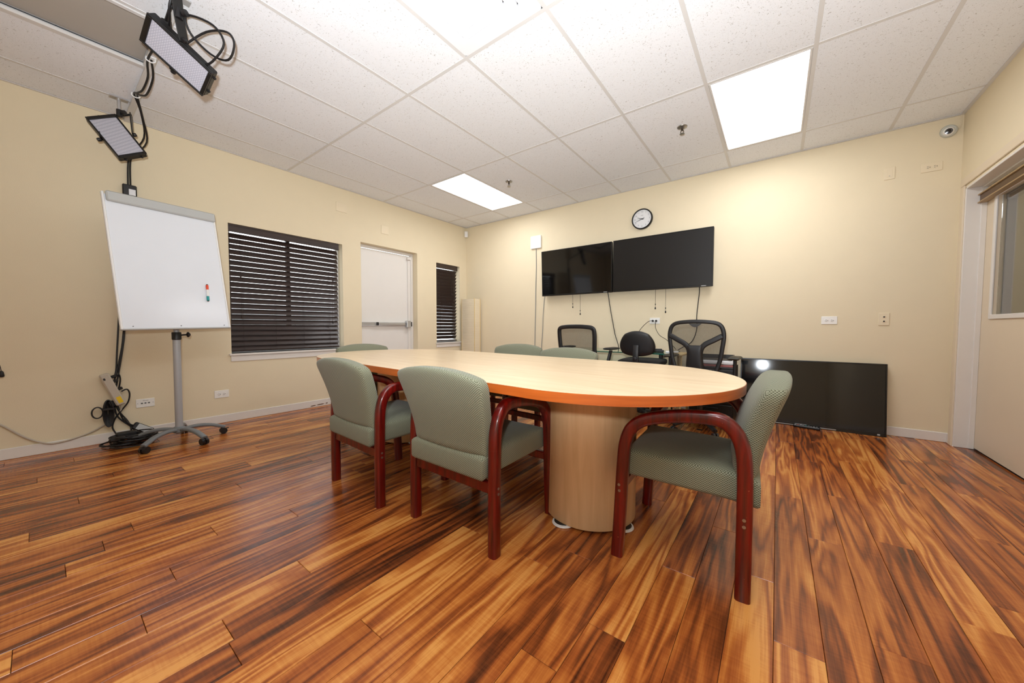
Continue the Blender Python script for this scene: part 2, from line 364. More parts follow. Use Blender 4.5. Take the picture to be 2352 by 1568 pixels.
# ------------------------------------------------------------------ room shell
def wall(name, axis, plane, thick, a0, a1, z0, z1, holes, mat):
    """axis 0: wall in plane x=plane (a runs along y); axis 1: plane y=plane (a runs along x). thick is signed, away from the room"""
    A = sorted({a0, a1} | {h[i] for h in holes for i in (0, 1)}); Zs = sorted({z0, z1} | {h[i] for h in holes for i in (2, 3)})
    mb = MB()
    def P(a, z, t): return (plane + t, a, z) if axis == 0 else (a, plane + t, z)
    def hole(i, j):
        ca, cz = (A[i]+A[i+1])/2, (Zs[j]+Zs[j+1])/2
        return any(h[0] < ca < h[1] and h[2] < cz < h[3] for h in holes)
    for i in range(len(A)-1):
        for j in range(len(Zs)-1):
            if hole(i, j): continue
            for t in (0, thick): mb.add([P(A[i], Zs[j], t), P(A[i+1], Zs[j], t), P(A[i+1], Zs[j+1], t), P(A[i], Zs[j+1], t)], [(0, 1, 2, 3)])
    loops = [(a0, a1, z0, z1)] + list(holes)
    for (p, q, r, s) in loops:
        for (c, d) in (((p, r), (q, r)), ((q, r), (q, s)), ((q, s), (p, s)), ((p, s), (p, r))):
            if c[1] == d[1] == z0: continue
            mb.add([P(*c, 0), P(*d, 0), P(*d, thick), P(*c, thick)], [(0, 1, 2, 3)])
    return struct(mb.build(name, mat, smooth=False))
W1 = (-3.443, -2.262, .70, 2.032); D1 = (-2.011, -1.081, 0.0, 2.114); W2 = (-.698, -.168, .722, 2.032)
wall('wall_left', 0, 0.0, -.16, YF, 0, 0, HC+.1, [W1, D1, W2], M['wall'])
wall('wall_back', 1, 0.0, .12, -.16, XR+.16, 0, HC+.1, [], M['wall'])
D2 = (-1.36, -.11, 0.0, 2.11)
wall('wall_right', 0, XR, .12, YF, 0, 0, HC+.1, [D2], M['wall'])
wall('wall_front', 1, YF, -.12, -.16, XR+.16, 0, HC+.1, [], M['wall'])

# floor: sub-floor with individual planks
fl_o = struct(B('floor', M['sub'], None, ((XR-.02)/2+.0, YF/2, -.035), (XR+.02, -YF+.0, .05), smooth=False))
PW, PL = .1229, 1.225
phase = {-5:-2.962, -4:-2.048, -3:-2.495, -2:-3.107, -1:-2.344, 0:-2.806, 1:-1.405, 2:-2.035, -6:-2.66, -7:-3.117, -8:-3.56, -9:-3.77, -10:-3.263, -11:-3.406,
         -13:-4.007, -14:-3.40, -15:-4.30, -16:-4.286, -17:-4.005, -18:-4.445, -20:-4.335, -21:-3.85, -22:-4.15, -23:-4.589, -24:-4.48}
plank_mesh = {}
def plank(x0, x1, y0, y1):
    key = (round(x1-x0, 3), round(y1-y0, 3))
    if key not in plank_mesh:
        w_, l_ = key; mb = MB(); c, e = .0011, .0007
        mb.add([(-w_/2+e, -l_/2+e, -.01), (w_/2-e, -l_/2+e, -.01), (w_/2-e, l_/2-e, -.01), (-w_/2+e, l_/2-e, -.01),
                (-w_/2+e, -l_/2+e, -c), (w_/2-e, -l_/2+e, -c), (w_/2-e, l_/2-e, -c), (-w_/2+e, l_/2-e, -c),
                (-w_/2+e+c, -l_/2+e+c, 0), (w_/2-e-c, -l_/2+e+c, 0), (w_/2-e-c, l_/2-e-c, 0), (-w_/2+e+c, l_/2-e-c, 0)],
               [(0,1,5,4),(1,2,6,5),(2,3,7,6),(3,0,4,7),(4,5,9,8),(5,6,10,9),(6,7,11,10),(7,4,8,11),(8,9,10,11)])
        o = mb.build('plank', M['wood'], fl_o, smooth=False); plank_mesh[key] = o.data
    else:
        o = bpy.data.objects.new('plank', plank_mesh[key]); COL.objects.link(o); o.parent = fl_o
    o.location = ((x0+x1)/2, (y0+y1)/2, 0)
for k in range(-41, 7):
    x0 = 4.999 + k*PW; x1 = min(x0+PW, XR); x0 = max(x0, 0.0)
    if x1-x0 < .005: continue
    ph = phase.get(k, -((k*0.377*PL) % PL)); y = ph - PL*math.ceil((ph - YF)/PL)
    while y < 0:
        a, b = max(y, YF), min(y+PL, 0.0)
        if b-a > .02: plank(x0, x1, a, b)
        y += PL

struct(MB().box((XR+.07, -.735, -.0105), (.14, 1.25, .019)).build('floor_threshold', M['wood'], smooth=False))
# ceiling: lay-in tiles and tees
ceil = struct(B('ceiling', M['tee'], None, (XR/2, YF/2, HC+.125), (XR, -YF, .05), smooth=False))
FT = .3048; xs = [0.0] + [.374 + .6096*i for i in range(9)] + [XR]; ys = [0.0] + [-.448 - 1.2192*i for i in range(5)] + [YF]
LIT = {(2, 0+1), (7, 1), (7, 4)}; OFF = {(2, 4)}; DIFF = (5, 3)
tile_cache = {}
def tile(x0, x1, y1, y0):
    g = .004; key = (round(x1-x0, 3), round(y1-y0, 3))
    if key not in tile_cache:
        tile_cache[key] = MB().box((0, 0, .011), (key[0]-g*2, key[1]-g*2, .016)).build('ceiling_tile', M['tile'], ceil, smooth=False)
        o = tile_cache[key]
    else:
        o = bpy.data.objects.new('ceiling_tile', tile_cache[key].data); COL.objects.link(o); o.parent = ceil
    o.location = ((x0+x1)/2, (y0+y1)/2, HC)
for i in range(len(xs)-1):
    for j in range(len(ys)-1):
        if (i, j) in LIT or (i, j) in OFF: continue
        a, b, c, d = xs[i], xs[i+1], ys[j], ys[j+1]
        if (i, j) == DIFF: tile(a, b, c-.6096, d); continue
        tile(a, b, c, d)
for i, x in enumerate(xs[1:-1]):
    MB().box((x, YF/2, HC+.0015), (.024, -YF, .003)).box((x, YF/2, HC+.02), (.003, -YF, .034)).build('ceiling_tee', M['tee'], ceil, smooth=False)
for j, y in enumerate(ys[1:-1]):
    for i in range(len(xs)-1):
        MB().box(((xs[i]+xs[i+1])/2, y, HC+.0014), (xs[i+1]-xs[i]-.024, .024, .0028)).build('ceiling_tee', M['tee'], ceil, smooth=False)
MB().box(((xs[5]+xs[6])/2, ys[3]-.6096, HC+.0014), (.5856, .024, .0028)).build('ceiling_tee', M['tee'], ceil, smooth=False)
for (c, d) in (((.011, YF/2, HC-.001), (.022, -YF, .004)), ((XR-.011, YF/2, HC-.001), (.022, -YF, .004)), ((XR/2, -.011, HC-.001), (XR-.044, .022, .004)), ((XR/2, YF+.011, HC-.001), (XR-.044, .022, .004))):
    B('wall_angle', M['tee'], ceil, c, d, smooth=False)

# baseboards
def bboard(name, segs):
    o = None; mb = MB()
    for c, d in segs: mb.box(c, d, .004)
    return struct(mb.build(name, M['trim'], smooth=False))
bboard('baseboard_left', [((.006, (YF-2.011)/2, .0415), (.012, -2.011-YF, .083)), ((.006, -1.081/2-.006, .0415), (.012, 1.069, .083))])
for (y, l_, z) in ((-2.66, .07, .020), (-2.575, .10, .024), (-2.50, .03, .027)):
    MB().prism([(-l_/2, -.004), (-l_*.2, -.007), (l_*.3, -.005), (l_/2, .002), (l_*.2, .006), (-l_*.3, .004)], 0, .0008).build('paint_chip', M['chip'], bpy.data.objects['baseboard_left'], smooth=False)
    o_ = [c for c in bpy.data.objects['baseboard_left'].children][-1]; o_.rotation_euler = (PI/2, 0, PI/2); o_.location = (.0118, y, z)
bboard('baseboard_back', [((XR/2, -.006, .0415), (XR-.002, .012, .083))])
bboard('baseboard_right', [((XR-.006, -.026, .0415), (.012, .026, .083)), ((XR-.006, (YF-1.43)/2, .0415), (.012, -1.43-YF, .083))])
bboard('baseboard_front', [((XR/2, YF+.006, .0415), (XR-.03, .012, .083))])
gr = struct(B('ground', M['ground'], None, (-6, -3, -.12), (11.2, 16, .04), smooth=False)); gr.name = 'ground'

# ------------------------------------------------------------------ windows and blinds
def window(n, W, mull):
    y0, y1, z0, z1 = W; e = struct(empty('window_%d' % n, (0, (y0+y1)/2, z0))); cy = (y0+y1)/2
    def L_(y, z): return (y-cy, z-z0)
    mb = MB(); x = -.13; t = .04
    for (a, b, c, d) in ((y0, y0+t, z0, z1), (y1-t, y1, z0, z1), (y0+t, y1-t, z0, z0+t), (y0+t, y1-t, z1-t, z1)):
        mb.box((x, (a+b)/2-cy, (c+d)/2-z0), (.05, b-a-.001, d-c-.001), .003)
    mb.build('window_frame', M['vinyl'], e, smooth=False)
    ys_ = [y0+t] + ([(y0+y1)/2] if mull else []) + [y1-t]
    if mull: B('mullion', M['darkframe'], e, (x, (y0+y1)/2-cy, (z0+z1)/2-z0), (.045, .036, z1-z0-2*t-.002), .003, smooth=False)
    for a, b in zip(ys_[:-1], ys_[1:]):
        B('pane', M['glass'], e, (x, (a+b)/2-cy, (z0+z1)/2-z0), (.006, b-a-.052 if mull else b-a-.002, z1-z0-2*t-.002), smooth=False)
    B('sill', M['trim'], e, (-.045, 0, -.011), (.145, y1-y0+.04 if False else y1-y0-.002, .022), .003, smooth=False)
    B('sill_nose', M['trim'], e, (.012, 0, -.011), (.024, y1-y0+.045, .022), .004, smooth=False)
    B('apron', M['trim'], e, (.006, 0, -.052), (.012, y1-y0+.015, .06), .002, smooth=False)
window(1, W1, True); window(2, W2, False)
def blind(W, tilt, label, pitch_, wand):
    y0, y1, z0, z1 = W; ya, yb = y0+.006, y1-.045; cy = (ya+yb)/2; wd = yb-ya; xb = -.05
    e = empty('window_blind', (xb, cy, z0)); tag(e, label, 'blind')
    B('headrail', M['blind'], e, (0, 0, z1-z0-.03), (.055, wd, .05), .003, smooth=False)
    mb = MB().box((.032, 0, z1-z0-.042), (.012, wd+.012, .078), .003).box((.0385, 0, z1-z0-.012), (.006, wd+.012, .014), .002).box((.0385, 0, z1-z0-.072), (.006, wd+.012, .014), .002)
    mb.build('valance', M['blind'], e, smooth=False)
    B('bottom_rail', M['blind'], e, (0, 0, .026), (.05, wd, .016), .004, smooth=False)
    n = int((z1-.105-(z0+.045))/pitch_)+1; R = Matrix.Rotation(tilt, 3, 'Y')
    mb = MB(); prof = []
    for k in range(7):
        a = -1+2*k/6; prof.append((a*.0315, .0016-.0032*a*a*.5))
    vs = []
    for s in (-1, 1):
        for (a, b) in prof: vs.append(R @ Vector((a, s*wd/2, b)))
        for (a, b) in prof[::-1]: vs.append(R @ Vector((a, s*wd/2, b-.0028)))
    fs = [(i, (i+1) % 14, 14+(i+1) % 14, 14+i) for i in range(14)] + [tuple(range(14))[::-1], tuple(range(14, 28))]
    mb.add(vs, fs); s0 = mb.build('slat', M['blind'], e, smooth=True, ang=50)
    top = z1-z0-.112
    for k in range(n):
        o = s0 if k == 0 else s0.copy()
        if k: COL.objects.link(o); o.parent = e
        o.location = (0, 0, top-k*pitch_)
    for f in ((-.40, -.13, .13, .40) if wd > .7 else (-.28, .28)):
        mb = MB()
        for dx in (-.024, .024): mb.cyl((dx*.75, f*wd, .03), (dx*.75, f*wd, z1-z0-.06), .0011, n=6)
        mb.build('ladder_cord', M['cord'], e)
    for (fy, zb) in wand:
        c = MB().cyl((.047, fy*wd, zb+.03), (.047, fy*wd, z1-z0-.08), .0012, n=6).build('pull_cord', M['cord'], e)
        MB().lathe([(.002, .035), (.006, .028), (.008, .0), (.004, -.003)], 10, (.047, fy*wd, zb)).build('tassel', M['cord'], c)
    return e
blind(W1, math.radians(59.5), 'wide espresso slat blind in the window beside the whiteboard easel', .0558, [(-.42, .78), (-.42, .36), (.42, .32), (.43, .85)])
blind(W2, math.radians(-54), 'narrow espresso slat blind in the window near the room corner', .0558, [(.22, .80), (.2, .15)])

# ------------------------------------------------------------------ doors
e = struct(empty('door_1', (-.13, (D1[0]+D1[1])/2, 0))); cy = (D1[0]+D1[1])/2; hw = (D1[1]-D1[0])/2
mb = MB()
for s in (-1, 1): mb.box((0, s*(hw-.022), 1.04), (.05, .042, 2.08), .003)
mb.box((0, 0, 2.096), (.05, 2*hw-.002, .034), .003); mb.build('door_frame', M['trim'], e, smooth=False)
B('door_leaf', M['wdoor'], e, (-.012, -.002, 1.036), (.04, 2*hw-.094, 2.07), .002, smooth=False)
st = B('latch_stile', M['trim'], e, (.016, hw-.072, 1.036), (.014, .05, 2.06), .003, smooth=False)
pb = MB().box((.034, -.07, 1.02), (.036, .74, .052), .006).build('push_bar_rail', M['alu'], e)
MB().box((.058, .06, 1.022), (.022, .46, .04), .008).build('push_bar', M['alu'], pb)
B('end_cap', M['black'], pb, (.06, -.185, 1.022), (.034, .03, .046), .006)
B('latch_case', M['alu'], pb, (.05, hw-.12, 1.02), (.06, .075, .105), .006); B('latch_bolt', M['black'], pb, (.05, hw-.07, 1.02), (.045, .022, .07), .004)
B('top_latch', M['trim'], e, (.026, hw-.085, 2.03), (.04, .06, .045), .006)
B('hinge_strip', M['trim'], e, (.012, -hw+.05, 1.036), (.01, .012, 2.05), .002)

JX = XR+.105
e = struct(empty('door_2', (JX, -.735, 0)))
def d2(n, m, c, d, b=.003, parent=None, **k): return B(n, m, parent or e, (c[0]-JX, c[1]+.735, c[2]), d, b, smooth=False, **k)
mb = MB()
for s in (0, 1):
    y = -.11-.009 if not s else -1.36+.009
    mb.box((XR+.06-JX, y+.735, 1.05), (.125, .018, 2.1), .002)
mb.box((XR+.06-JX, 0, 2.101), (.125, 1.213, .018), .002); mb.build('jamb', M['trim'], e, smooth=False)
mb = MB()
for y in (-.11-.018-.005, -1.36+.018+.005): mb.box((XR+.09-JX, y+.735, 1.046), (.03, .012, 2.09), .002)
mb.box((XR+.09-JX, 0, 2.086), (.03, 1.186, .012), .002); mb.build('door_stop', M['trim'], e, smooth=False)
mb = MB()
for y in (-.078, -1.395): mb.box((XR-.006-JX, y+.735, 1.062), (.012, .068 if y > -.5 else .066, 2.124), .003)
mb.box((XR-.006-JX, 0, 2.1575), (.012, 1.385, .065), .003); mb.build('casing', M['door'], e, smooth=False)
LY0, LY1 = -1.340, -.130; GX0, GX1, GZ0, GZ1 = -1.16, -.31, 1.075, 1.965
lx = JX+.022
mb = MB()
for (a, b, c, d) in ((LY0, GX0, .012, 2.08), (GX1, LY1, .012, 2.08), (GX0, GX1, .012, GZ0), (GX0, GX1, GZ1, 2.08)):
    mb.box((lx-JX, (a+b)/2+.735, (c+d)/2), (.044, b-a, d-c))
leaf = mb.build('door_leaf', M['door'], e, smooth=False)
mb = MB(); f = .03
for (a, b, c, d) in ((GX0-f, GX0+.004, GZ0-f, GZ1+f), (GX1-.004, GX1+f, GZ0-f, GZ1+f), (GX0, GX1, GZ0-f, GZ0+.004), (GX0, GX1, GZ1-.004, GZ1+f)):
    mb.box((JX-.004-JX, (a+b)/2+.735, (c+d)/2), (.012, b-a, d-c), .003)
mb.build('glazing_bead', M['trim'], leaf, smooth=False)
d2('pane', M['glass'], (lx, (GX0+GX1)/2, (GZ0+GZ1)/2), (.006, GX1-GX0-.002, GZ1-GZ0-.002), 0)
va = d2('blind_valance', M['brown'], (JX-.022, -.735, 1.999), (.034, 1.20, .052), .002)
d2('valance_edge', M['tan'], (JX-.026, -.735, 2.030), (.048, 1.205, .010), .002, parent=e); d2('valance_edge', M['tan'], (JX-.026, -.735, 1.968), (.048, 1.205, .010), .002, parent=e)
# hall side: shade behind the glass and the hall wall
sh = empty('roller_shade', (JX+.07, -.75, 1.0)); tag(sh, 'olive grey roller shade behind the glass of the right hand door', 'shade')
B('cassette', M['cass'], sh, (.0, 0, .965), (.07, .88, .09), .012); B('shade_cloth', M['shade'], sh, (.004, -.02, .48), (.003, .82, .92), smooth=False)
struct(B('wall_hall', M['void'], None, (XR+1.6, -1.5, 1.3), (.1, 3.4, 2.6), smooth=False))
struct(B('floor_hall', M['sub'], None, (XR+.83, -1.5, -.03), (1.44, 3.4, .06), smooth=False))
struct(B('ceiling_hall', M['void'], None, (XR+.90, -1.5, 2.66), (1.5, 3.4, .06), smooth=False))
for y in (.22, -3.22): struct(B('wall_hall_end', M['void'], None, (XR+.85, y, 1.3), (1.44, .04, 2.6), smooth=False))

# ------------------------------------------------------------------ ceiling fittings
def troffer(i, j, label, lit):
    x0, x1, y1, y0 = xs[i], xs[i+1], ys[j], ys[j+1]; cx, cy = (x0+x1)/2, (y0+y1)/2; w_, l_ = x1-x0-.026, y1-y0-.026
    e = empty('ceiling_light', (cx, cy, HC)); tag(e, label, 'ceiling light', 'recessed ceiling lights')
    mb = MB(); t = .016 if lit else .03; zc = .006 if lit else .004; hh = .016 if lit else .02
    for (c, d) in (((-w_/2+t/2, 0, zc), (t, l_, hh)), ((w_/2-t/2, 0, zc), (t, l_, hh)), ((0, -l_/2+t/2, zc), (w_-2*t, t, hh)), ((0, l_/2-t/2, zc), (w_-2*t, t, hh))): mb.box(c, d, .003)
    mb.build('frame', M['tee'], e, smooth=False)
    B('diffuser', M['panel'] if lit else M['offpanel'], e, (0, 0, .010 if lit else .03), (w_-2*t, l_-2*t, .004), smooth=False)
    B('housing', M['tee'], e, (0, 0, .05), (w_-.004, l_-.004, .03), smooth=False)
troffer(2, 1, 'lit rectangular ceiling panel nearest the blinds and the wall corner', True)
troffer(7, 1, 'lit ceiling panel above the leaning television, right of the clock', True)
troffer(7, 4, 'assumed lit ceiling panel, unseen overhead behind the camera', True)  # unseen panel, assumed from the fixture layout and added for room light
troffer(2, 4, 'unlit grey ceiling panel beside the hanging video lights', False)
cx, cy = (xs[5]+xs[6])/2, ys[3]-.3048
e = empty('air_diffuser', (cx, cy, HC)); tag(e, 'white square ceiling air diffuser with concentric rings', 'air vent')
def sqring(o, i, z0, z1):
    mb = MB()
    out, inn = rrect(o, o, .02, 5), rrect(i, i, .02, 5); n = len(out)
    vs = [(x, y, z0) for x, y in out] + [(x, y, z0) for x, y in inn] + [(x, y, z1) for x, y in out] + [(x, y, z1) for x, y in inn]; fs = []
    for k in range(n):
        q = (k+1) % n
        fs += [(k, q, n+q, n+k), (2*n+k, 3*n+k, 3*n+q, 2*n+q), (k, 2*n+k, 2*n+q, q), (n+k, n+q, 3*n+q, 3*n+k)]
    return mb.add(vs, fs)
B('backing', M['groove'], e, (0, 0, .018), (.583, .583, .004), smooth=False)  # dark sheet colour stands in for shade in the gaps between the rings
sqring(.584, .402, -.001, .012).build('outer_flange', M['hvac'], e, smooth=False)
sqring(.392, .290, -.001, .012).build('ring', M['hvac'], e, smooth=False)
MB().prism(rrect(.28, .28, .02, 5), -.001, .012).build('centre_plate', M['hvac'], e, smooth=False)
for (x, y, lb) in ((3.777, -1.177, 'pendent fire sprinkler left of the bright panel by the clock'), (1.846, -1.158, 'pendent fire sprinkler next to the far ceiling panel')):
    e = empty('fire_sprinkler', (x, y, HC)); tag(e, lb, 'sprinkler', 'ceiling fire sprinklers')
    MB().lathe([(.012, .004), (.042, .002), (.04, -.004), (.022, -.012), (.014, -.013)], 24).build('escutcheon', M['silver'], e)
    MB().cyl((0, 0, -.01), (0, 0, -.03), .009, n=12).build('nozzle', M['brass'], e)
    mb = MB()
    for s in (-1, 1): mb.tube([(s*.008, 0, -.028), (s*.013, 0, -.042), (s*.004, 0, -.056)], .003, 6)
    mb.build('yoke', M['brass'], e)
    MB().lathe([(.004, -.054), (.02, -.057), (.02, -.060), (.003, -.061)], 16).build('deflector', M['silver'], e)

# ------------------------------------------------------------------ conference table
TC = (2.78, -2.78); TH = -.07; TZ = .74; TR = .642; TL_ = .975
tb = empty('conference_table', (TC[0], TC[1], 0), TH); tag(tb, 'long oval maple conference table on two drum pedestals', 'table')
out = []
for k in range(49): t = -PI/2 + PI*k/48; out.append((TL_+TR*math.cos(t), TR*math.sin(t)))
for k in range(49): t = PI/2 + PI*k/48; out.append((-TL_+TR*math.cos(t), TR*math.sin(t)))
tp = MB().prism(out, TZ-.040, TZ-.0015).build('edge_band', M['edge'], tb, ang=25)
MB().prism([(x*.9988, y*.9975) for x, y in out], TZ-.0018, TZ).build('table_top', M['maple'], tb, ang=25)
ct, st_ = math.cos(-TH), math.sin(-TH)
def tloc(x, y): dx, dy = x-TC[0], y-TC[1]; return (dx*ct-dy*st_, dx*st_+dy*ct)
for (px, py) in ((3.71, -2.88), (1.85, -2.68)):
    lx_, ly_ = tloc(px, py)
    p_ = MB().lathe([(.229, .012), (.232, .016), (.232, TZ-.0401)], 64, (lx_, ly_, 0)).build('pedestal', M['ped'], tb, ang=40)
    for a in (-100, -12, 80, 170):
        t = math.radians(a); q = (lx_+.205*math.cos(t), ly_+.205*math.sin(t), 0)
        gl = MB().lathe([(.052, .0), (.056, .003), (.054, .009), (.04, .012)], 24, q).build('slider_disc', M['white'], p_)
        MB().lathe([(.046, .0115), (.044, .0135), (.01, .0136)], 20, q).build('slider_pad', M['black'], gl)

# ------------------------------------------------------------------ guest armchairs
def loop_pts():
    # centre line of the bent wood side loop, (forward, height), rear foot to front foot
    c = [(.024, 0), (.024, .16), (.0245, .32), (.027, .46), (.033, .535), (.052, .592), (.090, .632), (.145, .642), (.24, .635), (.325, .617), (.385, .594), (.428, .552), (.449, .49), (.457, .40), (.464, .25), (.470, .12), (.477, 0)]
    return cr([Vector((0, s-.25, z)) for s, z in c], 5)
def armchair():
    root = empty('guest_armchair')
    P = loop_pts(); sec = rrect(.050, .044, .013, 3)
    def hcut(a, b): return P[a:b+1]
    i0 = next(i for i, p in enumerate(P) if p.z >= .46); i1 = next(i for i in range(len(P)-1, -1, -1) if P[i].z >= .44)
    for s in (-1, 1):
        lx_ = s*.2655
        def sh_(Q): return [Vector((lx_, q.y, q.z)) for q in Q]
        MB().sweep(sh_(P[:i0+1]), (1, 0, 0), sec).build('leg', M['mahog'], root, ang=60)
        MB().sweep(sh_(P[i1:]), (1, 0, 0), sec).build('leg', M['mahog'], root, ang=60)
        arm = MB().sweep(sh_(P[i0:i1+1]), (1, 0, 0), sec).build('armrest', M['mahog'], root, ang=60)
        for (fy, z) in ((.467-.25, .315), (.465-.25, .290), (.025-.25, .298), (.025-.25, .274)):
            MB().lathe([(.006, 0), (.006, .0012), (.001, .0014)], 10, (s*.2875, fy, z), (s, 0, 0)).build('screw_cap', M['silver'], arm)
    def seat(a, b):
        x = a*.238; sgn = b
        s = -.022 + (.462+.022)*(b+1)/2
        zt = .445 + .018*(b+1)/2 + .012*(1-a*a)*(1-b*b); zb = .325 + .012*(b+1)/2
        ea = (1-abs(a)**10)**.5; eb = (1-abs(b)**12)**.5; k = max(0.0, min(ea, eb)) if max(abs(a), abs(b)) < .9999 else 0.0
        mid, h = (zt+zb)/2, (zt-zb)/2
        h2 = h*(.58+.42*k)
        if b < -.6: h2 *= 1; mid -= .010*((-b-.6)/.4)
        return Vector((x, s-.25, mid+h2)), Vector((x, s-.25, mid-h2))
    MB().pillow(seat, 24, 24).build('seat', M['fabric'], root, uv=True, ang=80)
    def back(a, b):
        t = (b+1)/2
        hwid = .234 + .042*min(1, t*1.15)**1.4
        ztop = .802 - .036*abs(a)**2.4; z = .425 + (ztop-.425)*t
        if t > .92: hwid -= .014*((t-.92)/.08)**2
        x = a*hwid
        zz = z
        sm = .012 - .105*max(0, (zz-.46)/.36)**1.35         # mid surface, centre of the back
        sm += .014*abs(a)**2.2                               # wings wrap forward
        ea = (1-abs(a)**12)**.5; eb = (1-abs(b)**11)**.5; k = ea*eb
        q_ = (.42+.58*k) if max(abs(a), abs(b)) < .9999 else .42
        Tb = .038*q_; Tf = (.040 + .042*(1-a*a)*(1-.6*b*b))*q_
        return Vector((x, sm+Tf-.25, z)), Vector((x, sm-Tb-.25, z))
    MB().pillow(back, 26, 26).build('backrest', M['fabric'], root, uv=True, ang=80)
    B('rear_rail', M['mahog'], root, (0, -.226, .292), (.49, .026, .05), .004, smooth=False)
    B('front_rail', M['mahog'], root, (0, .212, .305), (.49, .026, .04), .004, smooth=False)
    return root
ch = armchair()
spots = [(2.53, -3.297, -.05, 'sage armchair on the near side of the table, farther from the camera'),
         (3.286, -3.256, -.012, 'sage armchair on the near side of the table, left of the drum pedestal'),
         (4.177, -2.878, PI/2+.05, 'sage armchair at the right end of the table, seen from the side'),
         (1.385, -2.63, -PI/2, 'sage armchair at the left end of the table below the wide blind'),
         (2.36, -1.93, PI+.10, 'sage armchair behind the table, left of the two far ones'),
         (3.035, -2.20, PI-.06, 'sage armchair behind the table in front of the mesh back chair')]
for i, (x, y, a, lb) in enumerate(spots):
    o = ch if i == 0 else copy_tree(ch)
    o.location = (x, y, 0); o.rotation_euler = (0, 0, a); tag(o, lb, 'armchair', 'sage green armchairs around the table')

# ------------------------------------------------------------------ office chairs at the desk
def star_base(root, seat_z, r=.29):
    hub = MB().lathe([(.035, .075), (.045, .085), (.042, .13), (.03, .14)], 20).build('base_hub', M['black'], root)
    MB().cyl((0, 0, .13), (0, 0, .27), .026, n=16).cyl((0, 0, .26), (0, 0, seat_z-.06), .014, n=12).build('gas_column', M['dblack'], root)
    for k in range(5):
        t = 2*PI*k/5+.3; d = Vector((math.cos(t), math.sin(t), 0)); lat = Vector((-d.y, d.x, 0))
        MB().sweep(cr([d*.03+Vector((0,0,.105)), d*.15+Vector((0,0,.098)), d*r+Vector((0,0,.070))], 4), lat, rrect(.026, .04, .008, 2), scale=None).build('base_leg', M['black'], root)
        c = empty('caster'); c.parent = root; c.location = d*r
        for s in (-1, 1): MB().cyl(lat*s*.006+Vector((0,0,.027)), lat*s*.022+Vector((0,0,.027)), .027, n=14).build('wheel', M['black'], c)
        MB().cyl((0, 0, .05), (0, 0, .078), .008, n=8).build('stem', M['dblack'], c)
def seat_pad(root, w_, d_, z, yc):
    def f(a, b):
        k = min((1-abs(a)**6)**.5, (1-abs(b)**6)**.5) if max(abs(a), abs(b)) < .999 else 0
        x = a*w_/2*(1-.06*b*b); y = yc+b*d_/2*(1-.05*a*a)
        return Vector((x, y, z-.03+.035*(.3+.7*k))), Vector((x, y, z-.03-.04*(.3+.7*k)))
    MB().pillow(f, 14, 14).build('seat', M['darkfab'], root, ang=80)
def closed_band(pts, half_w, half_t, yoff):
    """flat band loop in the XZ plane: pts [(x,z)]"""
    P = cr([Vector((x, yoff(x, z), z)) for x, z in pts], 6, True)
    return MB().sweep(P, (0, 1, 0), rrect(half_w*2, half_t*2, min(half_w, half_t)*.7, 3), closed=True)
def mesh_sheet(pts, yoff, name, root):
    P = cr([Vector((x, 0, z)) for x, z in pts], 6, True); c = sum(P, Vector())/len(P); vs = []; n = len(P); K = 5
    for k in range(K):
        f = 1-k/K
        for p in P: q = c+(p-c)*f; vs.append((q.x, yoff(q.x, q.z), q.z))
    vs.append((c.x, yoff(c.x, c.z), c.z)); fs = []
    for k in range(K-1):
        for i in range(n): fs.append((k*n+i, k*n+(i+1) % n, (k+1)*n+(i+1) % n, (k+1)*n+i))
    for i in range(n): fs.append(((K-1)*n+i, (K-1)*n+(i+1) % n, K*n))
    return MB().add(vs, fs).build(name, M['mesh'], root, ang=80)
